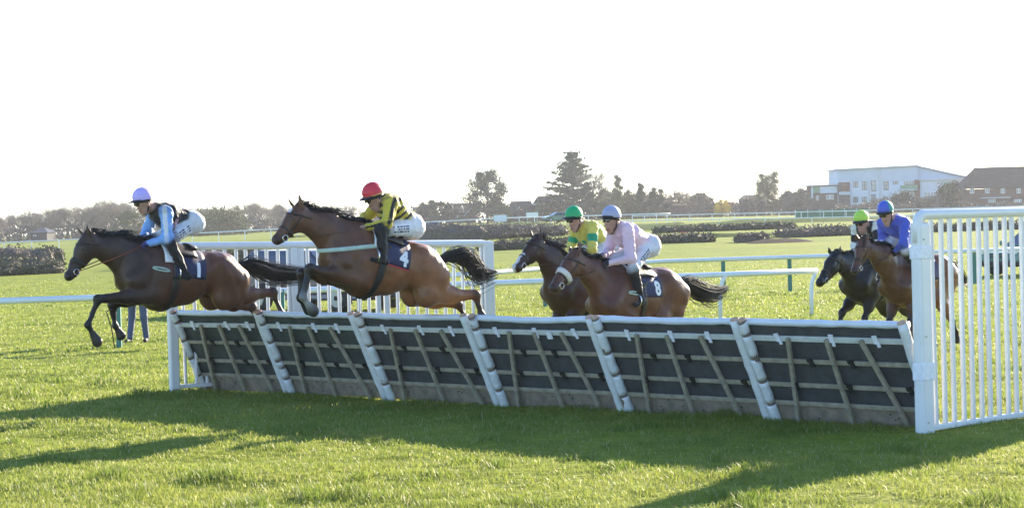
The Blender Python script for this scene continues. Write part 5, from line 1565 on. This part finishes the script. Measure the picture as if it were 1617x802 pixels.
# ------------------------------------------------------------------ the man standing behind the leading horse
def bystander(px, py, label):
    g = ground_at(px, py); root = thing('person', label, 'person', g, R(-100))
    B = Body(); J = (.06, .085, .16); Cc = (.03, .035, .05)
    for s in (-1, 1):
        hip = np.array([0, s*.10, .88]); kn = np.array([.04*s, s*.13, .47]); an = np.array([.02 - .05*s, s*.14, .09])
        B.limb(hip, kn, .095, .068, J, 1, .04); B.limb(kn, an, .066, .055, J, 1, .03); B.limb(an + [-.03, 0, -.05], an + [.14, s*.02, -.055], .042, .036, (.02, .018, .017), 1, .02)
        B.limb((0, s*.19, 1.40), (-.03, s*.27, 1.14), .058, .05, Cc, 1, .04); B.limb((-.03, s*.27, 1.14), (.16, s*.20, 1.06), .048, .036, Cc, 1, .03)
        hd = np.array([.20, s*.18, 1.06]); B.limb((.16, s*.20, 1.06), hd, .034, .036, SKIN, 1, .02)
        for q in range(4): B.limb(hd + [.01, 0, .024 - .016*q], hd + [.085 - .008*abs(q-1), -s*.01, .018 - .018*q], .010, .008, SKIN, 1, .004)
        B.limb(hd + [0, -s*.02, .03], hd + [.055, -s*.05, .045], .011, .009, SKIN, 1, .004)
    B.limb((0, 0, .90), (0, 0, 1.15), .14, .14, Cc, 1.25, .06); B.limb((0, 0, 1.15), (0, 0, 1.38), .145, .12, Cc, 1.4, .06)
    B.limb((0, 0, 1.42), (.01, 0, 1.53), .06, .055, SKIN, 1, .03); B.ball((.01, 0, 1.63), .098, SKIN, .82, .03); B.limb((.03, 0, 1.60), (.05, 0, 1.54), .07, .045, SKIN, .9, .03)
    B.limb((.10, 0, 1.61), (.125, 0, 1.575), .012, .014, SKIN, 1, .012); B.limb((.09, .02, 1.54), (.09, -.02, 1.54), .009, .009, (.36, .14, .12), 1, .008)
    for s in (-1, 1): B.ball((.085, s*.033, 1.625), .012, (.03, .02, .02), 1, .006); B.ball((0, s*.083, 1.60), .02, SKIN, .6, .01)
    B.limb((-.02, 0, 1.67), (-.01, 0, 1.66), .102, .102, (.05, .035, .025), .84, .01)
    B.mesh('body', .014, M['silk'], root, tau=.006)
bystander(219, 540, 'person in dark jeans whose legs show below the leading horse')

# ------------------------------------------------------------------ vehicles
M['glass_car'] = mat('car_glass', (0.04, 0.055, 0.09), 0.05, 0.05, 1, spec=0.9)
M['tyre'] = mat('tyre', (0.015, 0.015, 0.016), 0.8, 0.1, 10)
M['rim'] = mat('wheel_rim', (0.35, 0.36, 0.37), 0.35, 0.05, 5, metal=.8)
M['lamp'] = mat('headlamp', (0.75, 0.77, 0.8), 0.1, 0.05, 5)
M['lamp_red'] = mat('tail_lamp', (0.4, 0.02, 0.02), 0.2, 0.05, 5)
def car(name, label, loc, rotz, colour, Ln=4.4, Wd=1.8, Ht=1.65, suv=True, s=1.0, plate=True):
    paint = mat(name + '_paint', colour, .25, .05, 1, coat=.6)
    root = thing(name, label, 'car', loc, rotz); root.scale = (s, s, s)
    hl = Ln / 2; hw = Wd / 2
    bt = .98 if suv else .86      # belt line
    lower = [(-hl, .38), (-hl + .05, .80), (-hl + .12, bt), (hl - 1.25, bt), (hl - .25, bt - .13), (hl - .03, .70), (hl, .45), (hl - .08, .28), (-hl + .1, .28)]
    def section(poly, w0, w1, zlo, zhi):
        V = []; n = len(poly)
        for sg in (-1, 1):
            for x, z in poly:
                q = min(1, max(0, (z - zlo) / (zhi - zlo))); ww = w0 + (w1 - w0) * q
                ww -= .10 * max(0, (abs(x) - hl + .45) / .45) ** 2
                V.append((x, sg * ww, z))
        return V, [tuple(range(n)), tuple(range(2*n-1, n-1, -1))] + [(i, (i+1) % n, (i+1) % n + n, i + n) for i in range(n)]
    V, f = section(lower, hw, hw * .97, .3, bt)
    body = mesh_obj('body', V, f, paint, root, False, None, .05)
    roof0, roof1 = (-hl + .35, hl - 2.0) if suv else (-hl + .85, hl - 2.05)
    cab = [(-hl + .16, bt), (roof0, Ht - .03), (roof0 + .25, Ht), (roof1, Ht - .02), (hl - 1.22, bt)]
    V, f = section(cab, hw * .95, hw * .76, bt, Ht); cb = mesh_obj('cabin', V, f, paint, root, False, None, .04)
    # glass set just proud of the cabin skin
    def side(x, z, sg, o=.012):
        q = (z - bt) / (Ht - bt); return (x, sg * (hw * .95 + (hw * .76 - hw * .95) * q + o), z)
    zt, zb = Ht - .12, bt + .06
    def edge(z, a, b): q = (z - bt) / (Ht - bt); return a + (b - a) * q
    xb = lambda z: edge(z, -hl + .16, roof0) + .10; xf = lambda z: edge(z, hl - 1.22, roof1) - .12
    cuts = [0, .30, .34, .66, .70, 1.0]
    for sg in (-1, 1):
        for a, b in zip(cuts[0::2], cuts[1::2]):
            P = [side(xb(zb) + (xf(zb) - xb(zb)) * a, zb, sg), side(xb(zb) + (xf(zb) - xb(zb)) * b, zb, sg), side(xb(zt) + (xf(zt) - xb(zt)) * b, zt, sg), side(xb(zt) + (xf(zt) - xb(zt)) * a, zt, sg)]
            Q = [(p[0], p[1] - sg * .03, p[2]) for p in P]
            mesh_obj('window', P + Q, [(0, 1, 2, 3), (7, 6, 5, 4), (0, 4, 5, 1), (1, 5, 6, 2), (2, 6, 7, 3), (3, 7, 4, 0)], M['glass_car'], root)
    for nm, x0, x1 in (('windscreen', hl - 1.22, roof1), ('rear_window', -hl + .16, roof0)):
        sg = 1 if nm == 'windscreen' else -1
        P = [(edge(z, x0, x1) + sg * .014, y * (.88 - .2 * (z - bt)) * hw, z) for z, y in ((zb, -1), (zb, 1), (zt + .03, 1), (zt + .03, -1))]
        Q = [(p[0] - sg * .03, p[1], p[2]) for p in P]
        mesh_obj(nm, P + Q, [(0, 1, 2, 3), (7, 6, 5, 4), (0, 4, 5, 1), (1, 5, 6, 2), (2, 6, 7, 3), (3, 7, 4, 0)], M['glass_car'], root)
    for x in (-hl + .85, hl - .85):
        for sg in (-1, 1):
            w = MB().tube([(x, sg * (hw - .20), .34), (x, sg * (hw + .015), .34)], .345, 24).build('wheel', M['tyre'], root, False, .03)
            MB().tube([(x, sg * (hw - .05), .34), (x, sg * (hw + .025), .34)], .215, 16).build('rim', M['rim'], w)
            MB().tube([(x, sg * (hw + .03), .34), (x, sg * (hw + .04), .34)], .06, 8).build('hub', M['tyre'], w)
    for sg in (-1, 1):
        MB().box((hl - .20, sg * hw * .72 - .17, .66), (hl + .005, sg * hw * .72 + .13, .82)).build('headlight', M['lamp'], root, bevel=.03)
        MB().box((-hl - .012, sg * hw * .84 - .1, .72), (-hl + .12, sg * hw * .84 + .1, .95)).build('tail_light', M['lamp_red'], root, bevel=.02)
        MB().box((hl - 1.42, sg * (hw + .06) - .09, bt + .02), (hl - 1.28, sg * (hw + .06) + .09, bt + .17)).build('mirror', paint, root, bevel=.03)
    g = MB()
    for z in (.53, .59, .65): g.box((hl - .05, -hw * .5, z), (hl + .012, hw * .5, z + .035))
    g.build('grille', M['black'], root)
    MB().box((hl - .12, -hw * .92, .30), (hl + .02, hw * .92, .45)).build('bumper', M['tyre'], root, bevel=.03)
    return root
# dark blue car behind the left wing, nose to the right
car('parked_car', 'dark navy estate car parked behind the left wing, beyond the bay horse', (*at(512, 470, 51.0).xy, 0), R(-42), (.018, .025, .07), 4.5, 1.8, 1.50)
p = at(1640, 430, 63.5)
car('green_car', 'teal green car cut off by the right edge, seen through the white wing', (p.x + .2, 63.5, 0), R(-145), (.03, .14, .11), 4.3, 1.75, 1.42, suv=False)
p = at(877, 353, 205); car('distant_car', 'small green and white car far off left of the green cap', (p.x, 205, tz(p.x, 205) + .5), R(200), (.12, .22, .18), 3.9, 1.7, 1.5, s=.62)
p = at(893, 353, 208); car('distant_car', 'small dark car beside the far green and white one', (p.x, 208, tz(p.x, 208) + .5), R(190), (.05, .06, .07), 3.9, 1.7, 1.5, s=.6)
p = at(675, 358, 236); car('distant_car', 'tiny dark blue car on the far course right of the striped jockey', (p.x, 236, tz(p.x, 236)), R(185), (.03, .04, .09), 4.0, 1.7, 1.45, s=.8)

# ------------------------------------------------------------------ haze: the air of a bright spring afternoon
hz = MB().box((-2600, -30, -1.5), (2600, 3420, 24)).build('haze', None)
hz.data.materials.clear()
hm = bpy.data.materials.new('haze'); hm.use_nodes = True
for n_ in list(hm.node_tree.nodes):
    if n_.type == 'BSDF_PRINCIPLED': hm.node_tree.nodes.remove(n_)
pv = hm.node_tree.nodes.new('ShaderNodeVolumePrincipled')
pv.inputs['Color'].default_value = (0.92, 0.95, 1.0, 1)
pv.inputs['Density'].default_value = 0.00021
pv.inputs['Anisotropy'].default_value = 0.2
hm.node_tree.links.new(pv.outputs[0], hm.node_tree.nodes['Material Output'].inputs['Volume'])
hz.data.materials.append(hm); tag(hz, kind='stuff')
